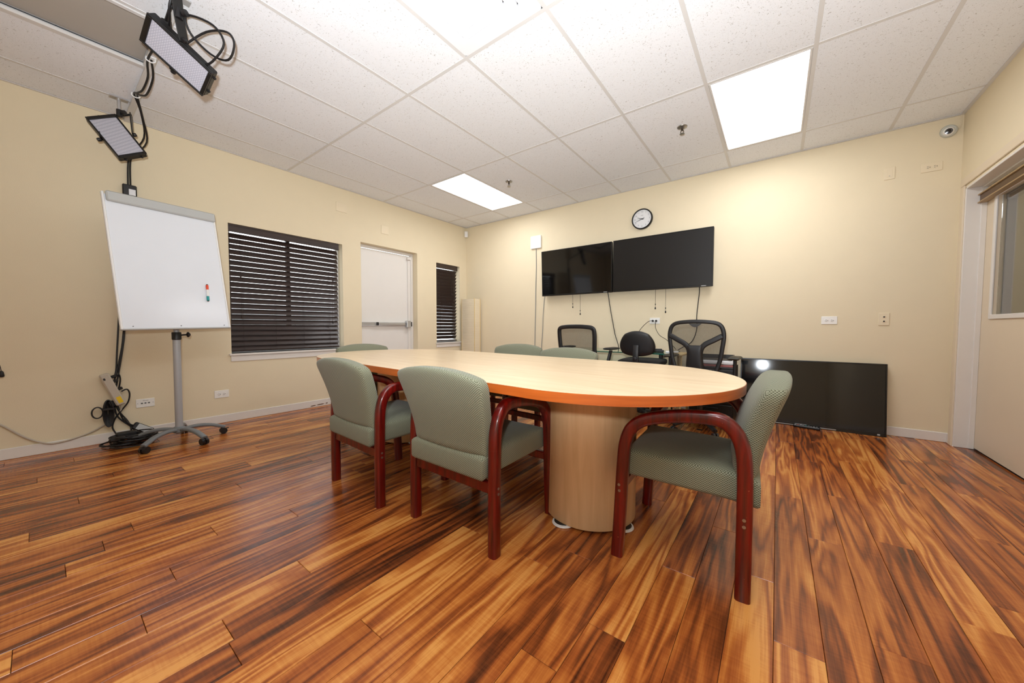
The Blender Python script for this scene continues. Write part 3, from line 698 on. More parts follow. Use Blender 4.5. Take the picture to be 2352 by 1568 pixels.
# large mesh back task chair with Y shaped spine; faces +Y (to the wall); origin under the seat column
def office_I():
    r = empty('mesh_office_chair'); star_base(r, .47); seat_pad(r, .50, .47, .48, .02)
    def yo(x, z): return -.255 - .10*max(0, (z-.6))*.6 + .22*x*x*1.2
    sh = [(-.125, .575), (-.183, .66), (-.208, .80), (-.217, .925), (-.182, 1.005), (-.075, 1.028), (.075, 1.028), (.182, 1.005), (.217, .925), (.208, .80), (.183, .66), (.125, .575)]
    fr = closed_band(sh, .017, .013, yo).build('back_frame', M['black'], r, ang=60)
    mesh_sheet(sh, yo, 'back_mesh', r)
    sp = MB()
    def wing(pts, ws):
        P = cr([Vector((x, yo(x, z)-.016, z)) for x, z in pts], 6); m = len(P)
        sc = [1]*m
        sp.sweep(P, (0, 1, 0), rrect(ws*2, .022, .009, 3))
    for s in (-1, 1):
        wing([(s*.208, .905), (s*.14, .865), (s*.075, .825), (s*.045, .77), (s*.042, .66)], .022)
        wing([(s*.042, .70), (s*.05, .62), (s*.08, .59), (s*.125, .58)], .018)
    sp.prism([(0, 0)]*0 or rrect(.05, .05, .01), 0, .0001)
    spo = sp.build('spine', M['black'], r, ang=60)
    def hubf(a, b):
        k = min((1-abs(a)**4)**.5, (1-abs(b)**4)**.5) if max(abs(a), abs(b)) < .999 else 0
        x = a*(.066-.008*b); z = .70+b*.12
        return Vector((x, yo(x, z)-.012, z)), Vector((x, yo(x, z)-.024-.018*k, z))
    MB().pillow(hubf, 12, 14).build('lumbar_hub', M['black'], spo, ang=80)
    MB().M; tg = MB()
    tg.add([(-.052+.104*k/10, yo(0, 1.01)-.012-.004*j, 1.012-(.032*math.sin(PI*k/10) if j2 else 0)) for j in (0, 1) for j2 in (0, 1) for k in range(11)],
           [(i, i+1, 11+i+1, 11+i) for i in range(10)] + [(22+i, 33+i, 33+i+1, 22+i+1) for i in range(10)] + [(11+i, 11+i+1, 33+i+1, 33+i) for i in range(10)])
    tg.build('back_tag', M['cass'], fr)
    MB().sweep(cr([Vector((0, yo(0, .6)-.02, .60)), Vector((0, -.25, .50)), Vector((0, -.12, .425)), Vector((0, 0, .42))], 5), (1, 0, 0), rrect(.03, .07, .01, 2)).build('back_bar', M['black'], r, ang=60)
    for s in (-1, 1):
        MB().sweep(cr([Vector((s*.08, .0, .435)), Vector((s*.235, .0, .435)), Vector((s*.272, .0, .50)), Vector((s*.275, .0, .685))], 5), (0, 1, 0), rrect(.026, .05, .01, 2)).build('arm_post', M['black'], r, ang=60)
        def pad(a, b, s=s):
            k = min((1-abs(a)**3)**.5, (1-abs(b)**4)**.5) if max(abs(a), abs(b)) < .999 else 0
            return Vector((s*.272+a*.046, .02+b*.125, .70+.02*k*.9)), Vector((s*.272+a*.046, .02+b*.125, .70-.016*k))
        MB().pillow(pad, 10, 12).build('arm_pad', M['olivepad'], r, ang=80)
    return r
o = office_I(); o.location = (3.92, -.86, 0); o.rotation_euler = (0, 0, -.03); tag(o, 'black mesh office chair with Y shaped spine beside the leaning television', 'office chair')
def office_H():
    r = empty('task_chair'); star_base(r, .53, .27); seat_pad(r, .44, .43, .645, .03)
    def bk(a, b):
        t = (b+1)/2; a1 = a*(1-b*b*.42)**.5; b1 = b*(1-a*a*.42)**.5
        x = a1*.166*(1.02-.16*b1); z = .814+b1*.1275
        k = min((1-abs(a)**5)**.5, (1-abs(b)**5)**.5) if max(abs(a), abs(b)) < .999 else 0
        y = -.215 - .04*t + .6*x*x
        return Vector((x, y+.045*k+.006, z)), Vector((x, y-.018*k-.006, z))
    bo = MB().pillow(bk, 20, 16).build('backrest', M['black'], r, ang=80)
    P = cr([Vector((.155*math.cos(t), -.264+.6*(.155*math.cos(t))**2, .80+.115*math.sin(t))) for t in [PI*k/12 for k in range(13)]], 2)
    MB().sweep(cr([Vector((0, -.258, .80)), Vector((0, -.272, .70)), Vector((0, -.25, .60)), Vector((0, -.12, .56)), Vector((0, 0, .56))], 5), (1, 0, 0), rrect(.022, .058, .008, 2)).build('back_bar', M['black'], r, ang=60)
    MB().lathe([(.016, 0), (.02, .004), (.018, .022), (.006, .024)], 16, (0, -.285, .672), (0, -1, 0)).build('adjust_knob', M['black'], r)
    MB().cyl((0, 0, .55), (0, 0, .60), .07, n=16).build('seat_plate', M['dblack'], r)
    return r
o = office_H(); o.location = (3.36, -.82, 0); o.rotation_euler = (0, 0, .06); tag(o, 'small armless black task chair between the two mesh back chairs', 'office chair')
def office_G():
    r = empty('mesh_office_chair'); star_base(r, .47); seat_pad(r, .48, .46, .48, .02)
    def yo(x, z): return -.235 - .12*max(0, z-.6) + .5*x*x
    sh = [(-.205, .60), (-.215, .75), (-.222, .90), (-.205, .965), (-.12, .982), (0, .986), (.12, .982), (.205, .965), (.222, .90), (.215, .75), (.205, .60), (0, .59)]
    closed_band(sh, .022, .016, yo).build('back_frame', M['black'], r, ang=60); mesh_sheet(sh, yo, 'back_mesh', r)
    MB().sweep(cr([Vector((0, yo(0, .62)-.01, .62)), Vector((0, -.25, .50)), Vector((0, -.12, .425)), Vector((0, 0, .42))], 5), (1, 0, 0), rrect(.03, .09, .01, 2)).build('back_bar', M['black'], r, ang=60)
    for s in (-1, 1):
        MB().sweep(cr([Vector((s*.08, -.03, .435)), Vector((s*.25, -.05, .44)), Vector((s*.272, -.06, .55)), Vector((s*.285, .0, .725))], 5), (0, 1, 0), rrect(.028, .045, .01, 2)).build('arm_post', M['black'], r, ang=60)
        def pad(a, b, s=s):
            k = min((1-abs(a)**3)**.5, (1-abs(b)**4)**.5) if max(abs(a), abs(b)) < .999 else 0
            return Vector((s*.285+a*.042, .02+b*.12, .745+.016*k)), Vector((s*.285+a*.042, .02+b*.12, .745-.014*k))
        MB().pillow(pad, 10, 12).build('arm_pad', M['black'], r, ang=80)
    return r
o = office_G(); o.location = (2.76, -.86, 0); o.rotation_euler = (0, 0, -.10); tag(o, 'black mesh back armchair with square frame, left of the desk chairs', 'office chair')

# ------------------------------------------------------------------ glass desk and things on it
dk = empty('glass_desk', (2.92, -.39, 0)); tag(dk, 'glass topped computer desk against the wall under the televisions', 'desk')
B('glass_top', M['dglass'], dk, (-.02, -.02, .697), (1.36, .62, .010), .002, smooth=False)
B('polished_edge', M['gedge'], dk, (-.02, -.331, .697), (1.36, .003, .010), smooth=False); B('polished_edge', M['gedge'], dk, (.6615, -.02, .697), (.003, .62, .010), smooth=False)
for sx in (-.6, .58):
    for sy in (-.24, .24): MB().cyl((sx, sy, .0), (sx, sy, .692), .02, n=14).build('leg', M['dblack'], dk)
    B('side_bar', M['dblack'], dk, (sx, 0, .66), (.025, .44, .03), .003)
B('rear_bar', M['dblack'], dk, (-.01, .24, .5), (1.14, .02, .06), .003)
o = empty('stapler', (3.42, -.47, .7025), .3); tag(o, 'small black gadget lying on the glass desk', 'gadget'); B('body', M['black'], o, (0, 0, .012), (.14, .05, .024), .006); B('lid', M['black'], o, (-.01, 0, .03), (.12, .042, .012), .004)
o = MB().box((0, 0, .004), (.13, .17, .008), .001).build('paper_stack', M['pap'], loc=(3.56, -.40, .7025)); o.rotation_euler = (0, 0, .2); tag(o, 'white papers behind the black gadget on the glass desk', 'paper')
cb = empty('drawer_cabinet', (3.965, -.33, 0)); tag(cb, 'low black drawer cabinet behind the mesh chair, beside the desk', 'cabinet')
B('body', M['dblack'], cb, (0, .0, .30), (.40, .42, .56), .004, smooth=False)
for k in range(3):
    d = B('drawer', M['black'], cb, (0, -.217, .12+.175*k), (.38, .014, .165), .003, smooth=False); B('handle', M['dblack'], d, (0, -.232, .165+.175*k), (.14, .016, .012), .003)
for sx in (-1, 1):
    for sy in (-1, 1): MB().cyl((sx*.16, sy*.17, 0), (sx*.16, sy*.17, .022), .018, n=10).build('foot', M['black'], cb)
for n, m, z, h, w_, d_, lb, cat in (('folder', 'pink', .58, .028, .36, .30, 'pink folder at the bottom of the pile on the black cabinet', 'folder'), ('paper_pile', 'pap', .608, .034, .38, .32, 'white paper pile on the pink folder on the black cabinet', 'paper'), ('document_tray', 'cass', .642, .045, .34, .28, 'dark document tray on top of the paper pile on the cabinet', 'tray')):
    o = empty(n, (3.965, -.33, z)); tag(o, lb, cat)
    if n == 'document_tray':
        B('base', M[m], o, (0, 0, .003), (w_, d_, .006), .001); mb = MB()
        for s in (-1, 1): mb.box((s*(w_/2-.003), 0, h/2), (.006, d_, h), .001)
        mb.box((0, d_/2-.003, h/2), (w_-.013, .006, h), .001); mb.build('rim', M[m], o)
    else:
        B('cover' if n == 'folder' else 'lower_sheets', M[m], o, (0, 0, h*.35), (w_, d_, h*.7), .002); B('sheets', M['pap' if n == 'folder' else m], o, (.006, .004, h*.85), (w_-.02, d_-.01, h*.3), .001)
o = empty('folder', (3.63, -.40, 0)); o.name = 'side_table'; tag(o, 'small beige wooden stand at the right end of the glass desk', 'stand')
B('top', M['manila'], o, (.02, -.06, .690), (.13, .42, .018), .003); 
for sx in (-.03, .07):
    for sy in (-.24, .12): MB().cyl((sx, sy, 0), (sx, sy, .682), .012, n=10).build('leg', M['manila'], o)

# ------------------------------------------------------------------ televisions
def tv(name, w_, h_, mat, label, loc, yaw_, tilt_, thick=.045, chin=.018, extra=None):
    """origin at the bottom centre of the front face; screen faces -Y"""
    e = empty(name, loc); e.rotation_euler = (tilt_, 0, yaw_); tag(e, label, 'television', 'flat black televisions')
    b = .011
    MB().box((0, thick/2+.003, h_/2), (w_, thick-.006, h_), .006).build('cabinet', M['tv'], e, smooth=False)
    mb = MB()
    for (c, d) in (((-w_/2+b/2, .001, h_/2), (b, .008, h_)), ((w_/2-b/2, .001, h_/2), (b, .008, h_)), ((0, .001, h_-b/2), (w_-2*b, .008, b)), ((0, .001, chin/2), (w_-2*b, .008, chin))): mb.box(c, d, .0015)
    mb.build('bezel', M['tv'], e, smooth=False)
    B('screen', mat, e, (0, .002, (h_+chin-b)/2), (w_-2*b-.001, .004, h_-chin-b-.001), smooth=False)
    if tilt_ > 0: B('back_box', M['tv'], e, (0, thick+.012, h_*.42), (w_*.6, .03, h_*.5), .006, smooth=False)
    if extra: extra(e, w_, h_, chin)
    return e
def cords(xs_):
    def f(e, w_, h_, chin):
        MB().box((w_/2-.09, -.0035, .009), (.05, .001, .006)).build('logo', M['lgrey'], e)
        for (x, l_) in xs_:
            c = MB().cyl((x, .05, .02), (x, .05, -l_), .0018, n=6).build('pull_cord', M['rubber'], e)
            MB().lathe([(.002, .024), (.007, .018), (.009, .004), (.005, -.004)], 10, (x, .05, -l_)).build('cord_end', M['black'], c)
            MB().lathe([(.002, .01), (.006, .006), (.006, -.004), (.002, -.008)], 8, (x, .05, -l_+.055)).build('cord_bead', M['black'], c)
        mb = MB().box((0, .085, h_*.45), (.35, .035, .28), .003); mb.build('wall_bracket', M['dblack'], e, smooth=False)
    return f
tv('wall_television', 1.075, .655, M['screen'], 'glossy wall television on the left of the pair, mirroring the room', (2.204, -.098, 1.438), .0, math.radians(2.5), extra=cords([(-.06, .185), (.055, .285)]))
tv('wall_television', 1.148, .660, M['matte'], 'matte wall television on the right of the pair, under the clock', (3.328, -.098, 1.441), .0, math.radians(.6), extra=cords([(-.05, .235), (.07, .285)]))
def silver(e, w_, h_, chin):
    MB().box((-.14, -.004, .011), (.72, .002, .006)).build('chrome_strip', M['lgrey'], e); MB().box((-.04, -.004, .024), (.09, .001, .006)).build('logo', M['ink'], e); MB().box((w_/2-.05, -.004, .016), (.018, .001, .012)).build('badge', M['lgrey'], e)
tv('leaning_television', 1.11, .655, M['screen'], 'glossy black television standing on the floor against the wall', (4.742, -.130, .0), .018, -math.radians(5.9), thick=.04, chin=.03, extra=silver)
o = empty('remote_control', (4.745, -.178, 0), -.16); tag(o, 'black remote control on the floor by the leaning television', 'remote'); B('body', M['black'], o, (0, 0, .0125), (.205, .046, .024), .007)
for k in range(9): MB().lathe([(.006, .0), (.006, .002), (.002, .003)], 8, (-.085+.02*k, .006*((k % 3)-1)*1.8, .0245)).build('button', M[('lgrey', 'red', 'pap', 'lgrey', 'teal', 'lgrey', 'lgrey', 'pap', 'lgrey')[k]], o)

# ------------------------------------------------------------------ wall fittings on the back wall
ck = empty('wall_clock', (3.093, 0, 2.342)); tag(ck, 'round wall clock with black rim and white face', 'clock')
MB().lathe([(.122, .002), (.128, .006), (.128, .034), (.122, .041), (.114, .040), (.113, .026)], 48, (0, 0, 0), (0, -1, 0)).build('rim', M['tv'], ck)
MB().lathe([(.114, .022), (.114, .0265)], 48, (0, 0, 0), (0, -1, 0)).build('face', M['face'], ck)
def text_mesh(s, size, name, mat, parent, loc, rot=(PI/2, 0, 0), ext=.0004):
    c = bpy.data.curves.new('lettering', 'FONT'); c.body = s; c.size = size; c.align_x = 'CENTER'; c.align_y = 'CENTER'; c.extrude = ext
    t = bpy.data.objects.new('lettering', c); COL.objects.link(t)
    bpy.context.view_layer.update(); me = bpy.data.meshes.new_from_object(t.evaluated_get(bpy.context.evaluated_depsgraph_get())); bpy.data.objects.remove(t)
    me.materials.clear(); me.materials.append(mat); o = bpy.data.objects.new(name, me); COL.objects.link(o); o.parent = parent; o.location = loc; o.rotation_euler = rot
    return o
for h in range(1, 13):
    t = 2*PI*h/12; text_mesh(str(h), .026, 'numeral', M['ink'], ck, (.089*math.sin(t), -.0272, .089*math.cos(t)))
MB().box((0, -.0272, .045), (.028, .001, .004)).build('dial_mark', M['ink'], ck)
def hand(nm, ang, l_, w_, y, mat, tail=.018):
    t = math.radians(ang); d = Vector((math.sin(t), 0, math.cos(t))); n = Vector((d.z, 0, -d.x))
    vs = [d*-tail+n*w_, d*-tail-n*w_, d*l_-n*w_*.4, d*l_+n*w_*.4]; vs = [Vector((v.x, y, v.z)) for v in vs] + [Vector((v.x, y-.0012, v.z)) for v in vs]
    MB().add(vs, [(0,1,2,3),(7,6,5,4),(0,4,5,1),(1,5,6,2),(2,6,7,3),(3,7,4,0)]).build(nm, mat, ck, smooth=False)
hand('hour_hand', 291, .062, .004, -.029, M['tv']); hand('minute_hand', 250, .09, .0032, -.0305, M['tv'], .03); hand('second_hand', 268, .095, .001, -.032, M['ink'], .03)
MB().lathe([(.006, .027), (.006, .034), (.003, .035)], 12, (0, 0, 0), (0, -1, 0)).build('hand_hub', M['tv'], ck)

o = empty('wireless_access_point', (1.497, 0, 2.278)); tag(o, 'white square wireless box on the wall left of the televisions', 'box')
MB().prism(rrect(.188, .192, .012, 4), 0, .03, .004).build('housing', M['plate'], o); h_ = o.children[0]; h_.rotation_euler = (PI/2, 0, 0)
q = MB().prism(rrect(.10, .10, .014, 4), .030, .0325, .001).build('raised_ring', M['plate'], o); q.rotation_euler = (PI/2, 0, 0)
q = MB().prism(rrect(.055, .06, .01, 4), .0325, .0345, .001).build('raised_square', M['plate'], o); q.rotation_euler = (PI/2, 0, 0)

def plate_obj(name, label, cat, wall_, a, z, w_, h_, mat, parts, group=None):
    e = empty(name, (0, a, z) if wall_ == 'L' else (a, 0, z)); e.rotation_euler = (0, 0, PI/2 if wall_ == 'L' else 0); tag(e, label, cat, group)
    B('cover_plate', mat, e, (0, -.003, 0), (w_, .006, h_), .002, smooth=False); parts(e); return e
def duplex(mat, vert=False, plugs=False):
    def f(e):
        for s in (-1, 1):
            cx_, cz_ = (0, s*.02) if vert else (s*.02, 0)
            r = MB().lathe([(.0165, 0), (.0165, .0015), (.015, .002)], 20, (cx_, -.006, cz_), (0, -1, 0)).build('receptacle', mat, e)
            if plugs: continue
            mb = MB()
            if vert:
                for dx in (-.006, .006): mb.box((cx_+dx, -.0083, cz_+.003), (.0022, .0012, .009))
                mb.box((cx_, -.0083, cz_-.008), (.005, .0012, .005))
            else:
                for dz in (-.006, .006): mb.box((cx_-.003, -.0083, cz_+dz), (.009, .0012, .0026))
                mb.box((cx_+.009, -.0083, cz_), (.005, .0012, .005))
            mb.build('slots', M['slot'], r, smooth=False)
    return f
OG = 'electrical wall outlets'
plate_obj('wall_outlet', 'white outlet low on the wall behind the easel pole', 'outlet', 'L', -3.535, .295, .118, .076, M['plate'], duplex(M['plate']), OG)
def jacks(e):
    for k in (-1, 0, 1):
        j = B('jack', M['lgrey'], e, (k*.022, -.0066, 0), (.015, .002, .013), .0005); B('port', M['slot'], j, (k*.022, -.0078, -.001), (.010, .001, .007))
    for k in range(4): B('print_mark', M['slot'], e, (-.012+k*.009, -.0062, .022), (.005, .0006, .004))
    for s in (-1, 1): MB().lathe([(.003, 0), (.003, .001), (.001, .0012)], 8, (s*.048, -.006, 0), (0, -1, 0)).build('screw', M['ink'], e)
plate_obj('data_outlet', 'white three jack data plate low on the wall by the cable pile', 'wall plate', 'L', -4.077, .297, .117, .075, M['plate'], jacks)
ob = plate_obj('wall_outlet', 'white outlet with two black plugs under the matte television', 'outlet', 'B', 3.263, 1.060, .122, .076, M['plate'], duplex(M['plate'], plugs=True), OG)
plate_obj('wall_outlet', 'white outlet at waist height above the leaning television', 'outlet', 'B', 4.895, 1.050, .117, .076, M['plate'], duplex(M['plate']), OG)
def two_round(e):
    for s in (-1, 1):
        r = MB().lathe([(.014, 0), (.014, .0015), (.012, .002)], 18, (0, -.006, s*.02), (0, -1, 0)).build('receptacle', M['cplate'], e); MB().box((0, -.0082, s*.02), (.012, .0012, .012), .003).build('slots', M['slot'], r, smooth=False)
plate_obj('wall_outlet', 'cream vertical outlet at waist height nearest the right hand door', 'outlet', 'B', 5.268, 1.057, .070, .113, M['cplate'], two_round, OG)
def sw(e): B('blank_insert', M['cplate'], e, (0, -.0068, 0), (.034, .002, .068), .0008); B('port', M['ink'], e, (0, -.008, -.024), (.008, .001, .004))
plate_obj('blank_plate', 'cream vertical cover plate high on the wall near the dome camera', 'wall plate', 'B', 5.262, 2.362, .070, .107, M['cplate'], sw)
plate_obj('wall_outlet', 'cream outlet high on the wall below the dome camera', 'outlet', 'B', 5.513, 2.352, .124, .075, M['cplate'], duplex(M['cplate']), OG)
def blank(e):
    for s in (-1, 1): MB().lathe([(.003, 0), (.003, .001), (.001, .0012)], 8, (0, -.006, s*.04), (0, -1, 0)).build('screw', M['cplate'], e)
plate_obj('blank_plate', 'painted cover plate high on the wall above the wide blind', 'wall plate', 'L', -2.265, 2.498, .140, .115, M['cplate'], blank)
plate_obj('blank_plate', 'painted cover plate on the wall above the white door', 'wall plate', 'L', -1.640, 2.350, .118, .116, M['cplate'], blank)
# plugs with leads in the outlet below the matte television
for k, (px, pts, lb) in enumerate(((3.243, [(3.243, -.035, 1.060), (3.20, -.055, 1.05), (3.13, -.07, .98), (3.08, -.08, .90), (3.05, -.12, .80), (3.04, -.14, .7065)], 'black plug and lead running down left from the outlet'),
                            (3.283, [(3.283, -.035, 1.055), (3.284, -.05, 1.02), (3.29, -.05, .96), (3.34, -.06, .88), (3.42, -.07, .83), (3.50, -.10, .76), (3.545, -.13, .716)], 'black plug and thin lead running down right from the outlet'))):
    e = empty('power_plug', (px, 0, 1.06)); tag(e, lb, 'plug')
    MB().lathe([(.011, .0085), (.013, .014), (.011, .03), (.006, .04)], 14, (0, 0, 0), (0, -1, 0)).build('plug_body', M['rubber'], e)
    MB().tube([(x-px, y, z-1.06) for x, y, z in pts], .0032, 6, smooth=5).build('lead', M['rubber'], e)
# loose wall cables
def cable(name, pts, r, label, mat='rubber', cat='cable', sm=5): return tag(MB().tube(pts, r, 7, smooth=sm).build(name, M[mat]), label, cat)
cable('wall_cable', [(1.495, -.008, 2.182), (1.500, -.008, 1.9), (1.492, -.008, 1.6), (1.490, -.008, 1.3), (1.484, -.008, 1.0), (1.480, -.008, .74), (1.478, -.008, .45), (1.48, -.016, .06)], .0045, 'long thin cable hanging from the white wireless box', 'dgrey')
cable('wall_cable', [(1.66, -.012, 1.46), (1.645, -.008, 1.38), (1.628, -.008, 1.15), (1.620, -.008, .95), (1.606, -.008, .72), (1.60, -.008, .4), (1.60, -.016, .06)], .004, 'thin cable hanging from the left edge of the glossy television', 'dgrey')
cable('wall_cable', [(2.655, -.03, 1.46), (2.66, -.012, 1.40), (2.69, -.010, 1.22), (2.73, -.010, 1.02), (2.76, -.012, .88), (2.80, -.03, .78), (2.84, -.08, .7075)], .005, 'black cable slanting down from between the two televisions')
cable('wall_cable', [(3.757, -.03, 1.46), (3.758, -.012, 1.40), (3.745, -.009, 1.25), (3.735, -.009, 1.10), (3.74, -.009, .98), (3.72, -.010, .88), (3.68, -.012, .80), (3.60, -.03, .745), (3.55, -.07, .708)], .0045, 'black cable hanging from the right end of the matte television')
# dome camera
e = empty('dome_camera', (5.597, 0, 2.622)); tag(e, 'grey dome security camera in the upper corner by the door', 'camera')
MB().lathe([(.050, 0), (.051, .012), (.046, .024), (.036, .030), (.033, .029)], 36, (0, 0, 0), (0, -1, 0)).build('base_ring', M['cam'], e)
dv = Vector((-.18, -1, -.28)).normalized()
MB().lathe([(.032, .02), (.034, .03), (.030, .044), (.024, .050)], 30, (0, 0, 0), dv).build('eyeball', M['plate'], e)
ln = MB().lathe([(.022, .0495), (.022, .052), (.004, .0535)], 24, (0, 0, 0), dv).build('lens', M['lens'], e)
a_ = dv.orthogonal().normalized(); b_ = dv.cross(a_); mb = MB()
for k in range(12): t = 2*PI*k/12; mb.lathe([(.0026, 0), (.002, .0015)], 6, dv*.0525+(a_*math.cos(t)+b_*math.sin(t))*.0165, dv)
mb.build('infrared_leds', M['ink'], ln)
MB().tube([(.045, -.012, -.01), (.062, -.006, .01), (.068, -.005, .05), (.066, -.005, .112)], .003, 6, smooth=4).build('lead', M['cplate'], e)
e = empty('motion_sensor', (.001, -.001, 2.615)); e.rotation_euler = (0, 0, PI/4); tag(e, 'white motion sensor in the far ceiling corner', 'sensor')
MB().box((0, -.052, .0), (.058, .036, .105), .008).build('housing', M['plate'], e); B('lens', M['pap'], e, (0, -.0715, -.014), (.036, .004, .04), .0015)
MB().box((0, -.026, .01), (.03, .02, .05), .003).build('bracket', M['plate'], e)

# ------------------------------------------------------------------ paper floor lamp in the corner
e = empty('paper_floor_lamp', (.215, -.108, 0)); tag(e, 'tall cream ribbed paper column standing in the far corner', 'floor lamp')
W_, D_ = .31, .155
mb = MB()
n = 36; vs = []; fs = []
for k in range(n+1):
    z = .02+1.44*k/n; o_ = .004*math.sin(k*1.7)*.5
    for (x, y) in ((-W_/2+.006, -D_/2+.004), (-W_/6, -D_/2-.010-o_), (W_/6, -D_/2-.010-o_), (W_/2-.006, -D_/2+.004), (W_/2+.004+o_, 0), (W_/2-.006, D_/2-.004), (-W_/2+.006, D_/2-.004)): vs.append((x, y, z))
for k in range(n):
    for i in range(7): fs.append((k*7+i, k*7+(i+1) % 7, (k+1)*7+(i+1) % 7, (k+1)*7+i))
mb.add(vs, fs).build('paper_shade', M['paper'], e, ang=60)
for (x, y) in ((-1, -1), (1, -1), (1, 1), (-1, 1)): B('corner_post', M['manila'], e, (x*(W_/2-.006), y*(D_/2-.006), .735), (.012, .012, 1.47), .002)
B('base', M['manila'], e, (0, 0, .012), (W_-.03, D_-.03, .024), .003)

# ------------------------------------------------------------------ whiteboard easel
ez = empty('whiteboard_easel', (.462, -3.935, 0)); tag(ez, 'white flip chart easel on a grey pole with caster base', 'whiteboard')
q = Matrix.Rotation(1.762, 3, 'Z') @ Matrix.Rotation(-.167, 3, 'X') @ Matrix.Rotation(-.022, 3, 'Y')
Mb = Matrix.Translation(Vector((.539-.462, -3.956+3.935, 1.472))) @ q.to_4x4()
def eb(name, mat, fn, par=ez, **k):
    mb = MB(); mb.M = Mb; fn(mb); return mb.build(name, mat, par, **k)
bd = eb('board', M['wb'], lambda m: m.box((0, .012, -.01), (.672, .016, 1.01), .003), smooth=False)
eb('side_rail', M['white'], lambda m: m.box((-.340, .010, -.005), (.014, .024, 1.03), .004), bd, smooth=False); eb('side_rail', M['white'], lambda m: m.box((.340, .010, -.005), (.014, .024, 1.03), .004), bd, smooth=False)
eb('bottom_rail', M['lgrey'], lambda m: m.box((0, .010, -.517), (.694, .026, .012), .004), bd, smooth=False)
eb('clamp_bar', M['lgrey'], lambda m: m.box((.008, -.006, .478), (.672, .030, .075), .008), ez)
for k in (-.28, 0, .30): eb('clip', M['dgrey'], lambda m: m.lathe([(.004, 0), (.004, .003), (.001, .004)], 8, (k, .004, -.495), (0, -1, 0)), bd)
eb('hinge_plate', M['dgrey'], lambda m: m.box((0, .030, -.28), (.10, .02, .30), .003), ez)
MB().cyl((-.02, 0, .12), (0.0, 0, .90), .0255, n=24).build('outer_pole', M['grey'], ez)
MB().cyl((0.0, 0, .90), (.010, 0, 1.28), .0195, n=20).build('inner_pole', M['grey'], ez)
cl = MB().lathe([(.026, -.035), (.031, -.03), (.031, .025), (.028, .03)], 24, (-.0, 0, .90)).build('collar', M['black'], ez)
MB().cyl((.0, .028, .905), (.0, .07, .908), .007, n=10).lathe([(.010, 0), (.022, .006), (.022, .016), (.008, .026)], 16, (.0, .062, .908), (0, 1, 0)).build('clamp_knob', M['black'], cl)
MB().lathe([(.03, .075), (.045, .085), (.045, .118), (.03, .130)], 24, (-.02, 0, 0)).build('hub', M['dgrey'], ez)
for a in (-52, 20, 88, 164, 234):
    t = math.radians(a); d = Vector((math.cos(t), math.sin(t), 0)); lat = Vector((-d.y, d.x, 0)); o_ = Vector((-.02, 0, 0))
    MB().sweep(cr([o_+d*.03+Vector((0,0,.105)), o_+d*.12+Vector((0,0,.112)), o_+d*.21+Vector((0,0,.098)), o_+d*.285+Vector((0,0,.068)), o_+d*.305+Vector((0,0,.060))], 4), lat, rrect(.026, .042, .010, 3)).build('base_leg', M['dgrey'], ez, ang=60)
    c = empty('caster'); c.parent = ez; c.location = o_+d*.295
    for s in (-1, 1): MB().cyl(lat*s*.004+Vector((0,0,.028)), lat*s*.024+Vector((0,0,.028)), .028, .026, n=18).build('wheel', M['black'], c)
    MB().cyl((0, 0, .04), (0, 0, .064), .010, n=10).build('stem', M['dblack'], c); MB().box(d*.03+Vector((0,0,.045)), (.02, .02, .006), .002).build('brake', M['dblack'], c)
mk_ = empty('marker', (0, 0, 0)); mk_.matrix_world = Matrix.Translation(Vector((.462, -3.935, 0))) @ Mb @ Matrix.Translation(Vector((.208, -.006, -.212))) @ Matrix.Rotation(.06, 4, 'Y'); tag(mk_, 'red and teal capped marker stuck to the whiteboard', 'marker')
MB().cyl((0, 0, -.035), (0, 0, .035), .0085, n=14).build('barrel', M['white'], mk_)
MB().lathe([(.0092, .028), (.0095, .066), (.008, .068)], 14).build('cap', M['red'], mk_); MB().lathe([(.0092, -.030), (.0095, -.066), (.008, -.068)], 14).build('end_cap', M['teal'], mk_)
MB().cyl((0, 0, .067), (0, 0, .075), .0065, n=10).build('cap_tip', M['slot'], mk_); MB().cyl((0, 0, -.075), (0, 0, -.067), .0065, n=10).build('end_tip', M['slot'], mk_)

